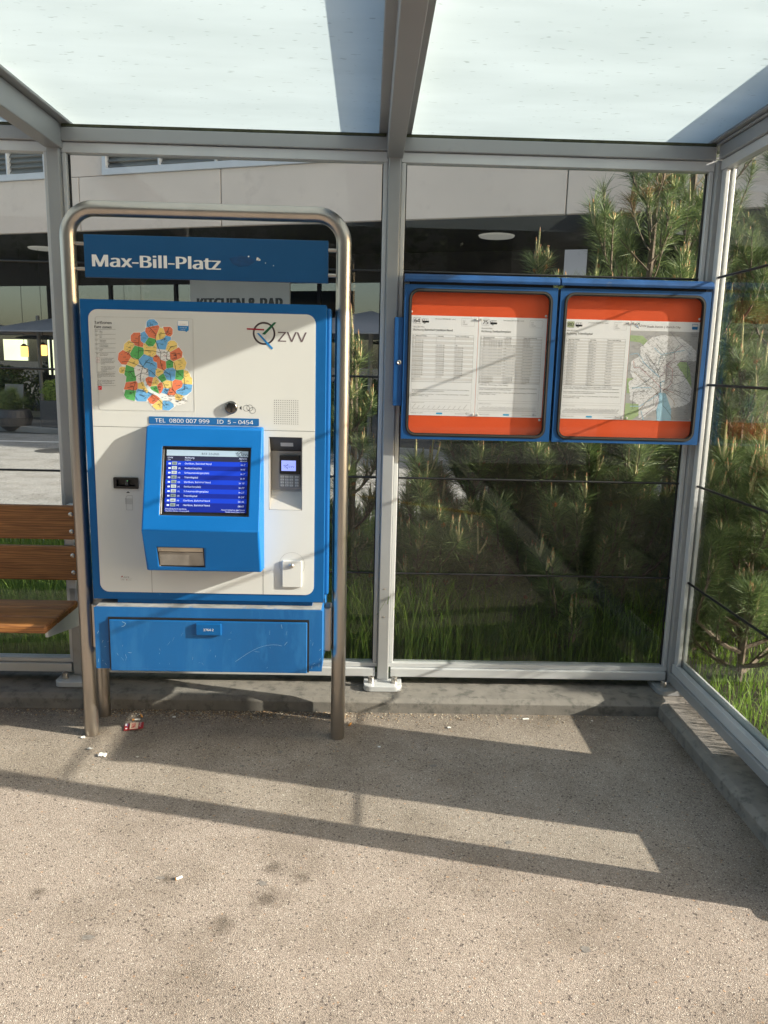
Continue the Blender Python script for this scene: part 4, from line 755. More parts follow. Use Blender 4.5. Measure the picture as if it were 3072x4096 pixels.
# ================================================================== BENCH
BN = thing('wooden_bench', 'brown slatted wooden bench at the left edge, on shelter posts', 'bench', (-2.2, -.2, 0))
def slat(z0, z1, y):
    mb = MB(); mb.box(-2.92, -1.398, y-.03, y, z0, z1, WOOD); return mb.obj('back_slat', BN, .007, seg=3)
for z0, z1 in ((.800, .956), (.608, .768)):
    s_ = slat(z0, z1, -.135)
    for dz in (.038, .118):
        mb = MB(); mb.lathe([(.0105, 0), (.0105, .002), (.008, .0045), (.0001, .0055)], (-1.432, -.165, z0+dz), BOLT, 14, 'y'); mb.obj('screw', s_, smooth=True)
for y0, y1 in ((-.50, -.375), (-.368, -.245), (-.238, -.13)):
    mb = MB(); mb.box(-2.92, -1.43, y0, y1, .468, .505, WOOD); mb.obj('seat_slat', BN, .012, seg=3)
mb = MB()
for x in (-1.447, -2.9): mb = MB(); mb.prism([(-.055, .60), (-.055, .36), (-.46, .44), (-.46, .467), (-.11, .467), (-.11, .60)], 'x', x-.006, x+.006, ALUL); mb.box(x-.03, x+.01, -.134, -.053, .56, .95, ALUL); mb.obj('bracket', BN, .002)

# ================================================================== LITTER
FLY = thing('flyer', 'red and cream discount leaflet lying on the ground by the machine', 'flyer', (-1.10, -.41, .003))
Fm = mat('flyer_red', (.50, .01, .02), .5, 0, .05); Fc = mat('flyer_cream', (.75, .58, .42), .5, 0, .03)
O = Vector((-1.145, -.435, .005)); ua = R(9)
ink = Ink(O, (math.cos(ua), math.sin(ua), .03), (-.22, .97, 0), (0, 0, 1))
W_, H_ = .082, .068
ink.add([ink.P(0, 0, 0), ink.P(W_, 0, .004), ink.P(W_, H_, .001), ink.P(0, H_, 0), ink.P(0, 0, -.0008), ink.P(W_, 0, .003), ink.P(W_, H_, 0), ink.P(0, H_, -.0008)], [(0, 1, 2, 3), (4, 7, 6, 5), (0, 4, 5, 1), (1, 5, 6, 2), (2, 6, 7, 3), (3, 7, 4, 0)], Fm); ink.obj('leaf', FLY)
ink = Ink(O+Vector((0, 0, .0035)), (math.cos(ua), math.sin(ua), .02), (-.22, .97, 0), (0, 0, 1))
ink.rect(.024, .060, .002, .066, Fc); ink.text('30%', .030, .062, .032, Fm, 'l', .02, .0008, rot=-math.pi/2, width=.050); ink.text('SPAR-BON', .064, .064, .0135, WHITE, 'l', .01, .0008, rot=-math.pi/2, width=.046)
ink.rect(.003, .010, .036, .062, WHITE, .0006); ink.rect(.006, .014, .004, .016, WHITE, .0006); ink.rect(.012, .015, .03, .06, LBLUE, .0006); ink.obj('print', FLY)
FIL = mat('filter_orange', (.62, .28, .07), .8, 0, .15, 40); PAPW = mat('cig_paper', (.75, .73, .68), .8, 0, .05)
def butt(x, y, a, ln, label, white=.5, r=.004):
    T = thing('cigarette_butt', label, 'cigarette butt', (x, y, r), R(a), 'cigarette butts on the ground')
    if white < 1: m1 = MB(); m1.tube([(0, 0, 0), (ln*(1-white), 0, 0)], r, FIL, 10); o = m1.obj('filter', smooth=True); o.parent = T
    if white > 0: m1 = MB(); m1.tube([(ln*(1-white)+.0002, 0, 0), (ln, 0, 0)], r*.97, PAPW, 10); o = m1.obj('paper', smooth=True); o.parent = T
butt(-1.105, -.295, 118, .024, 'orange cigarette filter lying on top by the leaflet', 0)
butt(-1.14, -.325, 4, .034, 'burnt cigarette butt nearest above the red leaflet', .7)
butt(-.155, -.355, 70, .026, 'orange cigarette filter beside the right hoop leg', 0)
butt(.655, -.265, 8, .03, 'white cigarette stub by the kerb below the right case', 1)
butt(-.675, -1.435, 35, .022, 'white cigarette stub alone on the sunlit foreground asphalt', .9)
butt(-1.62, -.93, 10, .026, 'pale cigarette stub at the left edge of the floor', .8)
def scrap(x, y, s_, label, seed, m_=PAPW):
    r_ = random.Random(seed); mb = MB(); n = 6; vs = []
    for i in range(n+1):
        for j in range(n+1):
            u, v = i/n-.5, j/n-.5; k = 1-.5*(abs(u)**2+abs(v)**2)*2
            vs.append((x+u*s_*k*1.4+r_.uniform(-.08, .08)*s_, y+v*s_*k+r_.uniform(-.08, .08)*s_, .002+r_.uniform(0, .28)*s_))
    mb.add(vs, [(i*(n+1)+j, (i+1)*(n+1)+j, (i+1)*(n+1)+j+1, i*(n+1)+j+1) for i in range(n) for j in range(n)], m_); o = mb.obj('paper_scrap'); sm = o.modifiers.new('s', 'SOLIDIFY'); sm.thickness = .0008
    return tag(o, label, 'paper scrap', 'pale paper scraps on the floor')
scrap(-1.165, -.655, .035, 'largest crumpled pale paper scrap left of the machine', 1); scrap(-1.235, -.60, .022, 'grey torn paper scrap just above the largest scrap', 2, LGREY); scrap(-1.30, -.50, .02, 'small torn paper scrap at the left hoop leg', 3)
scrap(-1.02, -.66, .010, 'tiny pale crumb right of the largest scrap', 4); scrap(.30, -.36, .016, 'pale scrap in the sunlight right of the middle post', 5); scrap(-.02, -.55, .012, 'tiny white square scrap in front of the middle post', 6, WHITE); scrap(-.96, -.29, .014, 'small white crumb by the kerb under the machine', 7, WHITE)
scrap(.62, -.26, .009, 'tiny grey pebble of paper left of the white stub', 8, LGREY); scrap(.98, -.27, .010, 'pale crumb near the kerb below the right case', 9)
# dropped gum and stains are flat marks on the floor
GUM = mat('gum_grey', (.20, .185, .165), .9, 0, .25, 90, bump=.6, bscale=200)
for i, (x, y, r_) in enumerate([(-.44, -.60, .014), (.20, -.70, .016), (.42, -1.22, .015), (-.725, -1.425, .014), (-.86, -1.687, .018), (-.40, -1.447, .017), (.55, -1.72, .018), (-.58, -.72, .010), (.05, -.86, .01)]):
    mb = MB(); rr = random.Random(i); w1, w2 = rr.uniform(0, 6), rr.uniform(0, 6); mb.prism([(x+r_*.85*(1+.18*math.sin(2*a+w1)+.12*math.sin(5*a+w2))*math.cos(a), y+.6*r_*(1+.18*math.sin(2*a+w1)+.12*math.sin(5*a+w2))*math.sin(a)) for a in [k*2*math.pi/26 for k in range(26)]], 'z', .0001, .0010, GUM)
    o = mb.obj('gum_spot'); tag(o, 'flattened grey chewing gum spot trodden into the asphalt floor', 'chewing gum', 'gum spots on the floor')
# ================================================================== VEGETATION
NEED = vegmat('pine_needle', (.050, .090, .038), (.22, .30, .10), .35)
q_ = [x for x in NEED.node_tree.nodes if x.type == 'VALTORGB'][0].color_ramp; q_.elements[1].position = .90; q_.elements.new(1.0).color = (.24, .15, .07, 1)
BARK = mat('pine_bark', (.13, .10, .075), .9, 0, .35, 30, bump=.6, bscale=60)
CAND = mat('pine_candle', (.42, .38, .20), .75, 0, .2, 40, bump=.4, bscale=200); CTIP = mat('candle_tip', (.36, .19, .09), .8, 0, .2, 40); CONE = mat('cone_orange', (.34, .11, .03), .8, 0, .3, 40)
GRASS = vegmat('grass_blade', (.07, .16, .02), (.28, .40, .07), .45)
LEAF = vegmat('leaf', (.03, .06, .015), (.11, .17, .04), .3)
def unit(v): return v/np.maximum(np.linalg.norm(v, axis=-1, keepdims=True), 1e-9)
def pine(base, h, spread, nb, seed, label, group, nd=1.0, lean=(0, 0), low=.1, nl=.118, shoots=1.0, tilt=0.0):
    g = np.random.default_rng(seed); T = thing('pine_tree', label, 'pine tree', base, 0, group); b = np.array(base, float)
    wood = MB(); can = MB(); NP_, ND_, NL_, NT_ = [], [], [], []
    top = b+np.array([lean[0], lean[1], h])
    trunk = [b*(1-t)+top*t+np.array([.03*math.sin(5*t+seed), .03*math.cos(4*t+seed), 0])*t for t in np.linspace(0, 1, 9)]
    wood.tube([tuple(p) for p in trunk], [.028*h/2*(1-.75*t)+.004 for t in np.linspace(0, 1, 9)], BARK, 8)
    def twig(p0, d, ln, up, r, dens, mat_=None):
        n = 8; pts = [p0]; d = d.copy()
        for i in range(n):
            d = unit(d+np.array([0, 0, up])/n+g.normal(0, .05, 3)); pts.append(pts[-1]+d*ln/n)
        pts = np.array(pts); ins = (pts[:, 0] < 1.52) & (pts[:, 1] < .07)
        if b[0] > 1.5: pts[ins, 0] = 1.52+(1.52-pts[ins, 0])*.15
        else: pts[ins, 1] = .07+(.07-pts[ins, 1])*.15
        wood.tube([tuple(p) for p in pts], [r*(1-.7*i/n)+.0012 for i in range(n+1)], BARK, 5)
        k = int(dens*ln*nd*1050); t = 1-g.random(k)**1.2*.72; t[: k//4] = g.uniform(.86, 1, k//4); f = t*n; i0 = np.minimum(f.astype(int), n-1); fr = (f-i0)[:, None]
        P = pts[i0]*(1-fr)+pts[i0+1]*fr; D = unit(pts[i0+1]-pts[i0]); rnd = unit(g.normal(0, 1, (k, 3))); perp = unit(rnd-D*(rnd*D).sum(1, keepdims=True))
        ang = g.uniform(.45, 1.25, k)[:, None]; NP_.append(P); ND_.append(unit(D*np.cos(ang)+perp*np.sin(ang))); NL_.append(nl*g.uniform(.55, 1.2)*g.uniform(.75, 1.15, k)); NT_.append(np.full(k, 1.) if g.random() < .02 else np.clip(g.normal(.42, .2, k), 0, .9))
        return pts, d
    def candle(p, s_):
        m = int(g.integers(1, 5))
        for q in range(m):
            l_ = s_*(1 if q == 0 else g.uniform(.4, .8))*g.uniform(.8, 1.2); o = np.array([g.normal(0, .012), g.normal(0, .012), 0])*(q > 0); d = unit(np.array([g.normal(0, .06), g.normal(0, .06), 1])+o*6)
            r_ = .0048; can.tube([tuple(p), tuple(p+d*l_*.15+o*.3), tuple(p+d*l_*.8+o), tuple(p+d*l_+o)], [r_*.8, r_, r_*.9, r_*.3], CAND, 6)
            can.tube([tuple(p+d*l_*.93+o), tuple(p+d*(l_+.012)+o)], [r_*.75, r_*.3], CTIP, 5)
            k = int(50*l_/.12); P = p+d*np.linspace(.05, .85, k)[:, None]*l_+o; rn = unit(g.normal(0, 1, (k, 3))); NP_.append(P); ND_.append(unit(d+rn*.45)); NL_.append(g.uniform(.012, .03, k)); NT_.append(np.full(k, .9))
    for i in range(nb):
        t = low+(1-low)*(i+g.random()*.6)/nb; t = min(t, .99); a = i*2.4+g.random()*.6; p0 = b*(1-t)+top*t
        ln = spread*(1-t*.72)*g.uniform(.6, 1.3); d = np.array([math.cos(a), math.sin(a), .15+.7*t]); pts, dd = twig(p0, unit(d), ln*g.uniform(.8, 1.25), g.uniform(.3, 1.3)+.4*t, .010*(1.3-t), .55)
        if g.random() < shoots: candle(pts[-1], g.uniform(.06, .16))
        for j in range(int(3+5*(1-t))):
            q = g.uniform(.3, .95); k_ = int(q*8); sd_ = 1 if j % 2 else -1; dir_ = unit(pts[min(k_+1, 8)]-pts[k_]); side = np.array([-dir_[1], dir_[0], 0])*sd_
            p2, d2 = twig(pts[k_], unit(dir_*.8+side*g.uniform(.4, .9)+np.array([0, 0, .2])), ln*g.uniform(.28, .5), 1.3, .0062, 1.05)
            if g.random() < shoots*.55: candle(p2[-1], g.uniform(.02, .09))
            elif g.random() < .3:
                c = p2[-2]; can.lathe([(.004, -.012), (.012, -.004), (.013, .006), (.006, .018)], tuple(c), CONE, 7)
    pts, dd = twig(top-np.array([0, 0, .25]), np.array([0, 0, 1.]), .3, .5, .007, 1.2); candle(pts[-1], .2)
    wood.obj('trunk', T); can.obj('shoots', T)
    P = np.vstack(NP_); D = np.vstack(ND_); Ln = np.concatenate(NL_)[:, None]; To = np.concatenate(NT_); k = len(P)
    D2 = unit(D+np.array([0, 0, -.12])*g.random((k, 1))); rn = unit(g.normal(0, 1, (k, 3))); E_ = P+D*Ln; ok = ~(((E_[:, 0] < 1.475) & (E_[:, 1] < .035)) | ((P[:, 0] < 1.475) & (P[:, 1] < .035))); P, D, D2, Ln, To, rn = P[ok], D[ok], D2[ok], Ln[ok], To[ok], rn[ok]; k = len(P); sd_ = unit(np.cross(D, rn))*.00095
    mid = P+D*Ln*.55; tip = mid+D2*Ln*.45
    V = np.stack([P-sd_, P+sd_, mid+sd_, mid-sd_, tip], 1).reshape(-1, 3); o5 = np.arange(k)[:, None]*5
    F = np.vstack([o5+np.array([0, 1, 2]), o5+np.array([0, 2, 3]), o5+np.array([3, 2, 4])])
    npmesh('needles', V, F, [NEED], None, np.repeat(To, 5), T); return T
pg_ = 'young pines growing around the shelter'
pine((1.02, .62, .06), 1.70, .85, 40, 1, 'pine behind the right bay, just below and behind the cases', pg_, 1.0, (.05, .1), low=.04)
pine((.50, .60, .06), 1.30, .62, 36, 2, 'pine behind the left timetable case, low and dense', pg_, 1.0, low=.04)
pine((.88, 1.05, .06), 2.12, .36, 22, 13, 'slender pine whose shoots stand above the left case', pg_, .7, low=.25)
pine((1.50, .95, .06), 2.60, .95, 38, 3, 'tall pine in the upper right corner of the back glass', pg_, .62, (.02, .1))
pine((-.17, .62, .06), 1.62, .32, 20, 4, 'narrow pine between the ticket machine and the middle post', pg_, .8, (-.02, 0), low=.2)
pine((.85, .75, .06), 1.35, .75, 40, 17, 'full pine behind the middle of the right bay', pg_, 1.2, low=.04)
pine((.22, .50, .06), .95, .45, 26, 18, 'small pine beside the middle post behind the left case', pg_, 1.1, low=.04)
pine((1.30, .40, .06), 1.15, .50, 30, 19, 'pine tight in the corner behind the right case', pg_, 1.2, low=.04)
pine((1.95, .62, .09), 1.55, .70, 36, 5, 'bushy pine right behind the side glass near the corner post', pg_, .75, low=.04)
pine((2.40, 1.25, .09), 2.6, .85, 36, 6, 'tallest pine beyond the side glass at the right edge', pg_, 1.0)
pine((1.80, .02, .09), 1.00, .60, 34, 7, 'low pine at the foot of the side glass', pg_, 1.1, low=.02)
pine((2.05, 1.8, .06), 3.6, 1.1, 46, 8, 'dark pine standing farthest back beyond the right bay', pg_, .6, low=.1)
pine((3.5, 2.7, .06), 3.4, 1.3, 46, 9, 'broad dark pine far behind the side glass', pg_, .9, low=.05)
pine((-3.35, 1.25, .06), .95, .55, 16, 10, 'small pine at the left edge behind the bench', pg_, .9)
pine((.95, .35, .06), .75, .55, 26, 11, 'low spreading pine behind the bottom of the right bay', pg_, 1.0, low=.02)
pine((1.22, .85, .06), 1.98, .42, 20, 12, 'pine with pale shoot tips rising above the right case', pg_, .7, low=.25)
pine((1.72, .42, .09), .62, .50, 22, 15, 'smallest pine squeezed against the foot of the side glass', pg_, 1.2, low=.0)
pine((2.25, .62, .09), .80, .62, 26, 16, 'low pine filling the ground behind the side glass', pg_, 1.2, low=.0)
def grass(name, n, x0, x1, y0, y1, z, hmin, hmax, seed, label, wd_=.0026, f=None):
    g = np.random.default_rng(seed); x = g.uniform(x0, x1, n); y = y0+(y1-y0)*g.random(n)**1.35
    cl = .5+.5*np.sin(x*3.1+seed)*np.cos(y*2.7+x*1.3); h = (hmin+(hmax-hmin)*g.random(n)**1.5)*(.6+.6*cl)*(.55+.45*np.clip((x+1.5)/.6, 0, 1))
    a = g.uniform(0, 6.28, n); bend = g.uniform(.1, .9, n)*h; dx, dy = np.cos(a), np.sin(a); b0 = np.stack([x, y, np.full(n, z)], 1)
    s_ = np.stack([-dy, dx, np.zeros(n)], 1)*wd_*g.uniform(.6, 1.4, n)[:, None]; u = np.stack([dx, dy, np.zeros(n)], 1)
    up = np.array([0, 0, 1.]); m1 = b0+up*(h*.5)[:, None]+u*(bend*.15)[:, None]; m2 = b0+up*(h*.85)[:, None]+u*(bend*.5)[:, None]; tp = b0+up*(h*.95)[:, None]+u*bend[:, None]
    V = np.stack([b0-s_, b0+s_, m1+s_*.8, m1-s_*.8, m2+s_*.5, m2-s_*.5, tp], 1).reshape(-1, 3); o = np.arange(n)[:, None]*7
    F = np.vstack([o+np.array(q) for q in ([0, 1, 2], [0, 2, 3], [3, 2, 4], [3, 4, 5], [5, 4, 6])])
    return tag(npmesh(name, V, F, [GRASS], None, np.repeat(np.clip(g.normal(.45, .22, n), 0, 1), 7)), label, 'grass', kind='stuff')
grass('tall_grass', 60000, -4.6, 1.5, .11, 2.85, .055, .12, .58, 1, 'tall green grass growing on the verge behind the shelter glass')
grass('verge_grass', 16000, 1.57, 4.2, -1.3, 2.6, .09, .04, .17, 2, 'short grass under the pines outside the side glass')
def leafy(name, c, rad, n, size, seed, label, cat, parent=None, group=None, shell=.35, m=None):
    g = np.random.default_rng(seed); d = unit(g.normal(0, 1, (n, 3))); r = (1-shell*g.random(n)**1.4)
    lump = 1+.16*np.sin(d[:, 0]*5+seed)*np.cos(d[:, 1]*6+seed*2)+.10*np.sin(d[:, 2]*9+seed*3); P = np.array(c)+d*(r*lump)[:, None]*np.array(rad)
    a = unit(g.normal(0, 1, (n, 3))); b = unit(np.cross(a, g.normal(0, 1, (n, 3)))); s_ = size*g.uniform(.6, 1.4, (n, 1))
    V = np.stack([P-a*s_, P+b*s_*.5, P+a*s_, P-b*s_*.5], 1).reshape(-1, 3); F = np.arange(n)[:, None]*4+np.array([0, 1, 2, 3])
    o = npmesh(name, V, F, [m or LEAF], None, np.repeat(np.clip(g.normal(.45, .25, n), 0, 1), 4), parent)
    if label: tag(o, label, cat, group)
    return o
# ================================================================== BUILDING BEYOND
B0 = Vector((-8.05, 13.97, 0)); ang = math.atan(-.347)
def bldg_obj(mb, name, parent, bevel=0):    # local coordinates: x along the facade, y back from it
    Mx = Matrix.Translation(B0) @ Matrix.Rotation(ang, 4, 'Z'); mb.v = [tuple(Mx @ Vector(v)) for v in mb.v]; return mb.obj(name, parent, bevel)
def bp(s_, t, z=0): return tuple(Matrix.Translation(B0) @ Matrix.Rotation(ang, 4, 'Z') @ Vector((s_, t, z)))
BD = thing('restaurant_building', 'concrete fronted building with a restaurant under its overhang', 'building', tuple(B0), ang)
FAS = mat('pale_concrete', (.76, .66, .585), .85, 0, .04, 1.2, bump=.3, bscale=30, wear=(.68, .585, .52), wscale=2.2, wth=.56)
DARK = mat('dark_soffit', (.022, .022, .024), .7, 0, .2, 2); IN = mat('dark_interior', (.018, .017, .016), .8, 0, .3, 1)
RG = glassmat('restaurant_glass', (.45, .47, .45), .24, 0)
J = [-14.25+3.265*k for k in range(16)]
mb = MB()
for a, b in zip(J, J[1:]): mb.box(a+.012, b-.012, 0, .12, 4.2, 5.24 if -1.3 <= (a+b)/2 < 0 or (a+b)/2 > 2.6 or (a+b)/2 < 1.5 else 5.24, FAS)
bldg_obj(mb, 'fascia', BD, .006)
mb = MB(); mb.box(-14.3, 34.8, .10, 14, 4.24, 12, mat('wall_core', (.35, .33, .30), .9, 0, .1, 1)); bldg_obj(mb, 'wall', BD)
mb = MB(); mb.box(1.34, 2.672, -.002, .095, 5.25, 7.2, FAS); mb.box(7.9, 34, -.002, .095, 5.25, 7.2, FAS); bldg_obj(mb, 'pier', BD, .004)
WF = mat('window_white', (.62, .66, .72), .4, 0, .03); LV = mat('louvre_grey', (.16, .17, .17), .5, .2, .15, 4)
for a, b in ((-6.0, 1.33), (2.68, 7.89)):
    mb = MB(); mb.box(a, b, -.05, .09, 5.245, 5.37, WF); mb.box(a, a+.09, -.04, .09, 5.37, 7.2, WF); mb.box(b-.09, b, -.04, .09, 5.37, 7.2, WF)
    k = a+1.3
    while k < b-.2: mb.box(k, k+.035, -.045, .09, 5.372, 7.2, WF); k += 1.25
    w = bldg_obj(mb, 'window', BD, .004)
    mb = MB(); z = 5.40
    while z < 7.1: mb.prism([(.02, z), (.085, z+.085), (.085, z+.095), (.02, z+.012)], 'x', a+.1, b-.1, LV); z += .105
    bldg_obj(mb, 'louvre', w)
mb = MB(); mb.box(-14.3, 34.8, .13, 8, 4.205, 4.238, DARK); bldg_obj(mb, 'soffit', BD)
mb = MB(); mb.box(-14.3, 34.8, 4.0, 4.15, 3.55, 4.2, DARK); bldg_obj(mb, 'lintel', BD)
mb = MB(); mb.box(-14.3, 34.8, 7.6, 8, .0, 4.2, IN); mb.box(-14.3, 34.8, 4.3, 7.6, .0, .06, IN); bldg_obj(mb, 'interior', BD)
mb = MB(); mb.box(-14.3, 34.8, -.2, 4.3, -.02, .12, mat('terrace_slab', (.22, .22, .215), .9, 0, .12, 2)); bldg_obj(mb, 'terrace', BD, .02)
x = -14.3
while x < 34:
    mb = MB(); mb.box(x+.04, x+1.96, 4.05, 4.07, .12, 3.549, RG); bldg_obj(mb, 'glass_front', BD)
    mb = MB(); mb.box(x-.04, x+.04, 4.0, 4.12, .12, 3.549, DARK); bldg_obj(mb, 'mullion', BD); x += 2.0
DL = mat('downlight', (.7, .68, .62), .5, 0, 0, emit=.10)
for s_ in (-8.1, -.62, 3.5, 10.35, 14.0, 18.0): mb = MB(); mb.lathe([(.34, -.03), (.36, 0)], (s_, 2.0, 4.204), DL, 24); bldg_obj(mb, 'downlight', BD)
SKYGLOW = mat('skyglow_pane', (.75, .78, .50), .5, 0, .12, 1.5, emit=.85)  # emission stands in for sky light coming through see-through windows
for a, b, z0, z1 in ((-3.95, -3.14, 1.52, 2.10), (-2.42, -1.7, 1.15, 2.10)): mb = MB(); mb.box(a, b, 4.02, 4.045, z0, z1, SKYGLOW); bldg_obj(mb, 'skyglow_pane', BD)
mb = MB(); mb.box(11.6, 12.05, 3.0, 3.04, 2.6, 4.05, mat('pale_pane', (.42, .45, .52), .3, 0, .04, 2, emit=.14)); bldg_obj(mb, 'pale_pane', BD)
# restaurant sign
SN = thing('restaurant_sign', 'pale sign board reading Kitchen & Bar behind the ticket machine', 'sign', bp(4.6, 2.0, 2.4), ang)
mb = MB(); mb.box(3.38, 5.86, 2.0, 2.05, 2.2, 3.56, mat('sign_board_grey', (.48, .48, .47), .6, 0, .05, 2)); bldg_obj(mb, 'board', SN)
ink = Ink((0, 1.998, 0)); ink.text('KITCHEN & BAR', 4.63, 2.735, .50, BLACK, 'c', .03, width=2.12); ink.h = .002; bldg_obj(ink, 'lettering', SN)
# lanterns, parasols, planters, chairs
LAN = mat('lantern_glow', (1, .50, .14), .5, 0, .05, emit=1.3)
for s_, z, lb in ((-1.38, 1.62, 'glowing orange lantern left of the parasol pole'), (-.80, 1.66, 'glowing orange lantern right of the parasol pole')):
    T = thing('lantern', lb, 'lantern', bp(s_, 2.0, z), ang, 'orange lanterns of the restaurant terrace')
    mb = MB(); mb.lathe([(.07, 0), (.09, .02), (.09, .24), (.07, .26)], (s_, 2.0, z), LAN, 14); bldg_obj(mb, 'lamp_shade', T)
    mb = MB(); mb.lathe([(.095, .26), (.03, .32)], (s_, 2.0, z), BLACK, 14); mb.tube([(s_, 2.0, z+.32), (s_, 2.0, 4.2)], .006, BLACK, 5); bldg_obj(mb, 'cap', T)
CAN = mat('canopy_grey', (.24, .25, .28), .8, 0, .06, 2)
for s_, t, lb in ((.55, 1.9, 'grey parasol with its pole beside the left shelter post'), (-3.1, 1.2, 'grey parasol cut off by the left edge'), (8.1, 1.0, 'grey parasol seen between ticket machine and middle post')):
    T = thing('parasol', lb, 'parasol', bp(s_, t, 0), ang, 'grey parasols on the terrace')
    mb = MB(); v = [(s_-1.6, t-1.6, 2.2), (s_+1.6, t-1.6, 2.2), (s_+1.6, t+1.6, 2.2), (s_-1.6, t+1.6, 2.2), (s_, t, 2.68)]
    mb.add(v+[(a, b, c-.03) for a, b, c in v], [(0, 1, 4), (1, 2, 4), (2, 3, 4), (3, 0, 4), (6, 5, 9), (7, 6, 9), (8, 7, 9), (5, 8, 9), (0, 5, 6, 1), (1, 6, 7, 2), (2, 7, 8, 3), (3, 8, 5, 0)], CAN); bldg_obj(mb, 'canopy', T)
    px = s_-1.38 if s_ < 4 and s_ > 0 else s_
    mb = MB(); mb.tube([(px, t, .12), (px, t, 2.62)], .045, MGREY, 12); bldg_obj(mb, 'pole', T)
    mb = MB(); mb.box(px-.35, px+.35, t-.35, t+.35, .12, .18, DGREY); bldg_obj(mb, 'foot', T, .01)
PLM = mat('planter_dark', (.045, .045, .05), .6, 0, .15, 3)
for s_, lb in ((1.55, 'clipped round boxwood in a dark planter left of the machine'), (5.2, 'clipped boxwood planter hidden mostly by the ticket machine'), (9.2, 'clipped boxwood planter past the middle post')):
    T = thing('planter', lb, 'planter', bp(s_, .1, .0), ang, 'dark box planters along the terrace')
    mb = MB(); mb.box(s_-.65, s_+.65, -.15, .45, .0, .70, PLM); bldg_obj(mb, 'box', T, .02)
    for q in (-.36, .36): c = bp(s_+q, .15, .90); leafy('bush', c, (.36, .33, .26), 2600, .022, int(s_*10+q*5), None, None, T, m=MATS.get('box_leaf') or vegmat('box_leaf', (.11, .19, .03), (.34, .44, .09), .35))
T = thing('potted_pine', 'potted spiky pine in a round dark bowl at the far kerb', 'potted plant', bp(-.05, -.05, 0), ang)
mb = MB(); mb.lathe([(.18, .0), (.33, .12), (.38, .30), (.33, .46), (.29, .48), (.27, .44)], (.12, -.05, 0), PLM, 26); bldg_obj(mb, 'pot', T)
g = np.random.default_rng(8); k = 5200; cc = np.array(bp(-.15, -.05, .62)); cl = g.integers(0, 26, k); cen = cc+unit(g.normal(0, 1, (26, 3)))*g.uniform(.1, .42, (26, 1))*np.array([1.2, 1, .85]); P = cen[cl]; D = unit(g.normal(0, 1, (k, 3))+np.array([0, 0, .8])); Ln = g.uniform(.15, .27, (k, 1)); sd_ = unit(np.cross(D, g.normal(0, 1, (k, 3))))*.004
V = np.stack([P-sd_, P+sd_, P+D*Ln], 1).reshape(-1, 3); npmesh('needles', V, np.arange(k)[:, None]*3+np.array([0, 1, 2]), [NEED], None, np.repeat(np.clip(g.normal(.6, .2, k), 0, 1), 3), T)
for i, (s_, t, rx, rz, n) in enumerate(((-1.9, 1.6, 1.0, .75, 5000), (-4.3, 1.4, 1.2, .8, 5000), (7.7, 1.4, .9, .7, 4000), (9.9, 1.3, 1.1, .8, 4000))):
    T = thing('hedge_shrub', ('dark leafy shrub under the left parasols', 'dark leafy shrub at the far left of the terrace', 'dark leafy shrub behind the narrow pine', 'dark leafy shrub right of the middle post')[i], 'shrub', bp(s_, t, .12), ang, 'dark shrubs on the terrace')
    leafy('foliage', bp(s_, t, .75), (rx, .55, rz), n, .055, 20+i, None, None, T, shell=.7); mb = MB(); mb.tube([(s_, t, .12), (s_, t, .8)], .03, BARK, 6); bldg_obj(mb, 'stem', T)
CH = mat('chair_grey', (.20, .20, .20), .6, 0, .1, 5)
for i, (s_, t, rz) in enumerate(((-.75, .75, .3), (-1.7, .7, -.4))):
    T = thing('terrace_chair', ('grey terrace chair just left of the boxwood planter', 'grey terrace chair behind the potted pine')[i], 'chair', bp(s_, t, .12), ang+rz, 'terrace chairs')
    def lo(mb, n): o = mb.obj(n); o.parent = T
    mb = MB(); mb.box(-.23, .23, -.23, .22, .42, .45, CH); lo(mb, 'seat'); mb = MB(); mb.prism([(.20, .45), (.23, .45), (.30, .86), (.27, .86)], 'x', -.22, .22, CH); lo(mb, 'backrest')
    for a, b in ((-.21, -.21), (.21, -.21), (-.21, .21), (.21, .21)): mb = MB(); mb.tube([(a*1.1, b*1.1, 0), (a, b, .42)], .012, LGREY, 6); lo(mb, 'leg')
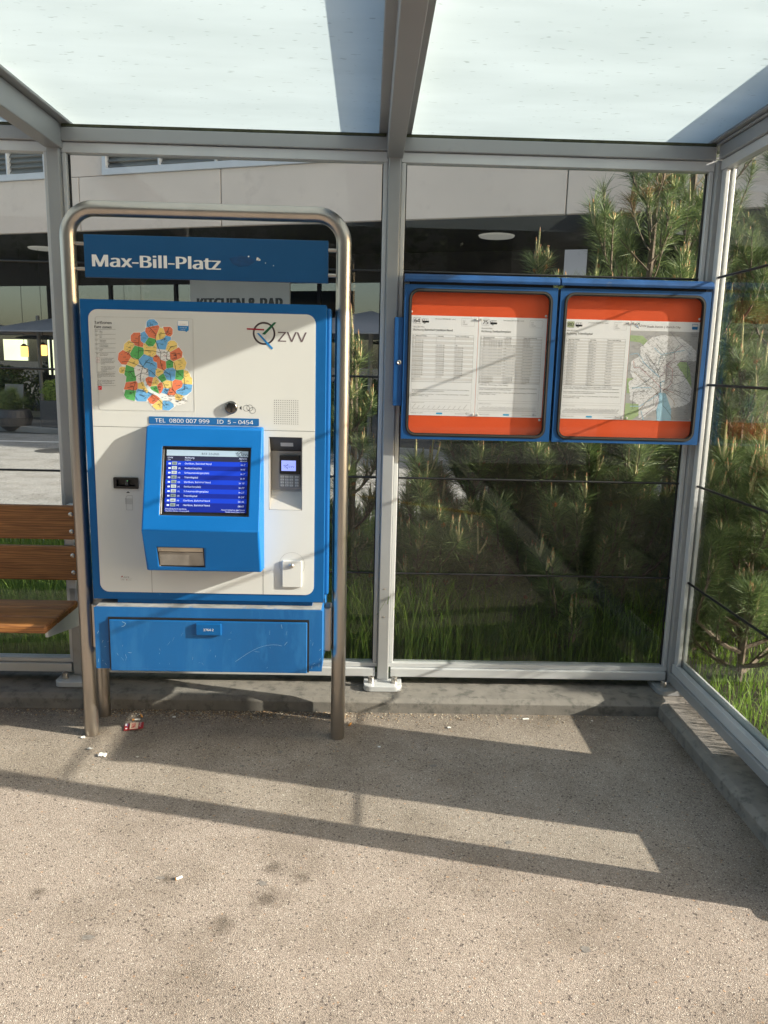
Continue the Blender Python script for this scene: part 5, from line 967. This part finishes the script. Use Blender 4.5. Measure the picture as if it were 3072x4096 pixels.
# ================================================================== OUT OF THE FRAME: what shades the floor and shows in the glass
T = thing('shade_cabinet', 'grey cabinet added outside the side glass to shade a band of the floor', 'cabinet', (1.9, -1.13, .09))  # unseen box, added to cast the broad shade band on the floor
mb = MB(); mb.box(1.76, 2.04, -1.385, -.865, .09, 1.14, MGREY); mb.obj('body', T, .01)
for ya, yb in ((-1.365, -1.13), (-1.122, -.885)):
    mb = MB(); mb.box(1.752, 1.7595, ya, yb, .14, 1.10, MGREY); d_ = mb.obj('door', T, .003); mb = MB(); mb.box(1.738, 1.7515, (ya+yb)/2-.012, (ya+yb)/2+.012, .58, .70, BLACK); mb.obj('handle', d_, .002)
mb = MB(); mb.box(1.73, 2.07, -1.41, -.84, 1.141, 1.17, MGREY); mb.obj('lid', T, .01)
LEAF2 = vegmat('tree_leaf', (.04, .07, .02), (.13, .19, .05), .3)
def tree(x, y, h, r, seed, label):
    T = thing('street_tree', label, 'tree', (x, y, 0), 0, 'street trees around the stop'); mb = MB(); mb.tube([(x, y, 0), (x+.1, y, h*.35), (x, y+.1, h*.7)], [.2, .15, .06], BARK, 10)
    for k in range(7): a = k*.9+seed; mb.tube([(x+.08, y, h*.35+k*.15), (x+r*.5*math.cos(a), y+r*.5*math.sin(a), h*.6+.2*k)], [.06, .02], BARK, 6)
    mb.obj('trunk', T)
    for k in range(1): leafy('crown', (x, y, h*.66), (r, r, h*.36), 9000, .13, seed, None, None, T, shell=.75, m=LEAF2)
tree(-7, -15, 12.5, 4.6, 1, 'leafy street tree across the tram road, left one'); tree(0.5, -16, 12.5, 4.6, 2, 'leafy street tree across the tram road, middle one'); tree(8, -15, 12.5, 4.6, 3, 'leafy street tree across the tram road, right one')
tree(16, 8.5, 7, 2.2, 4, 'leafy tree added right of the shelter to shade the road, nearer one'); tree(19.5, 2.5, 7, 2.6, 5, 'leafy tree added right of the shelter to shade the road, farther one'); tree(-3.5, -17, 12.5, 4.6, 6, 'leafy street tree across the tram road, between two others')  # the two trees right of the shelter are added, unseen, to shade the road
T = thing('apartment_building', 'pale apartment block across the tram road behind the trees', 'building', (0, -24, 0))
mb = MB(); mb.box(-30, 26, -34, -24, 0, 11, mat('render_pale', (.42, .40, .37), .9, 0, .06, .5)); w = mb.obj('wall', T)
for i in range(9):
    for j in range(3): x = -27+i*5.9; mb = MB(); mb.box(x, x+2.2, -23.99, -23.94, 1.6+j*3.2, 3.4+j*3.2, mat('win_dark', (.03, .035, .04), .1)); mb.obj('window', T)
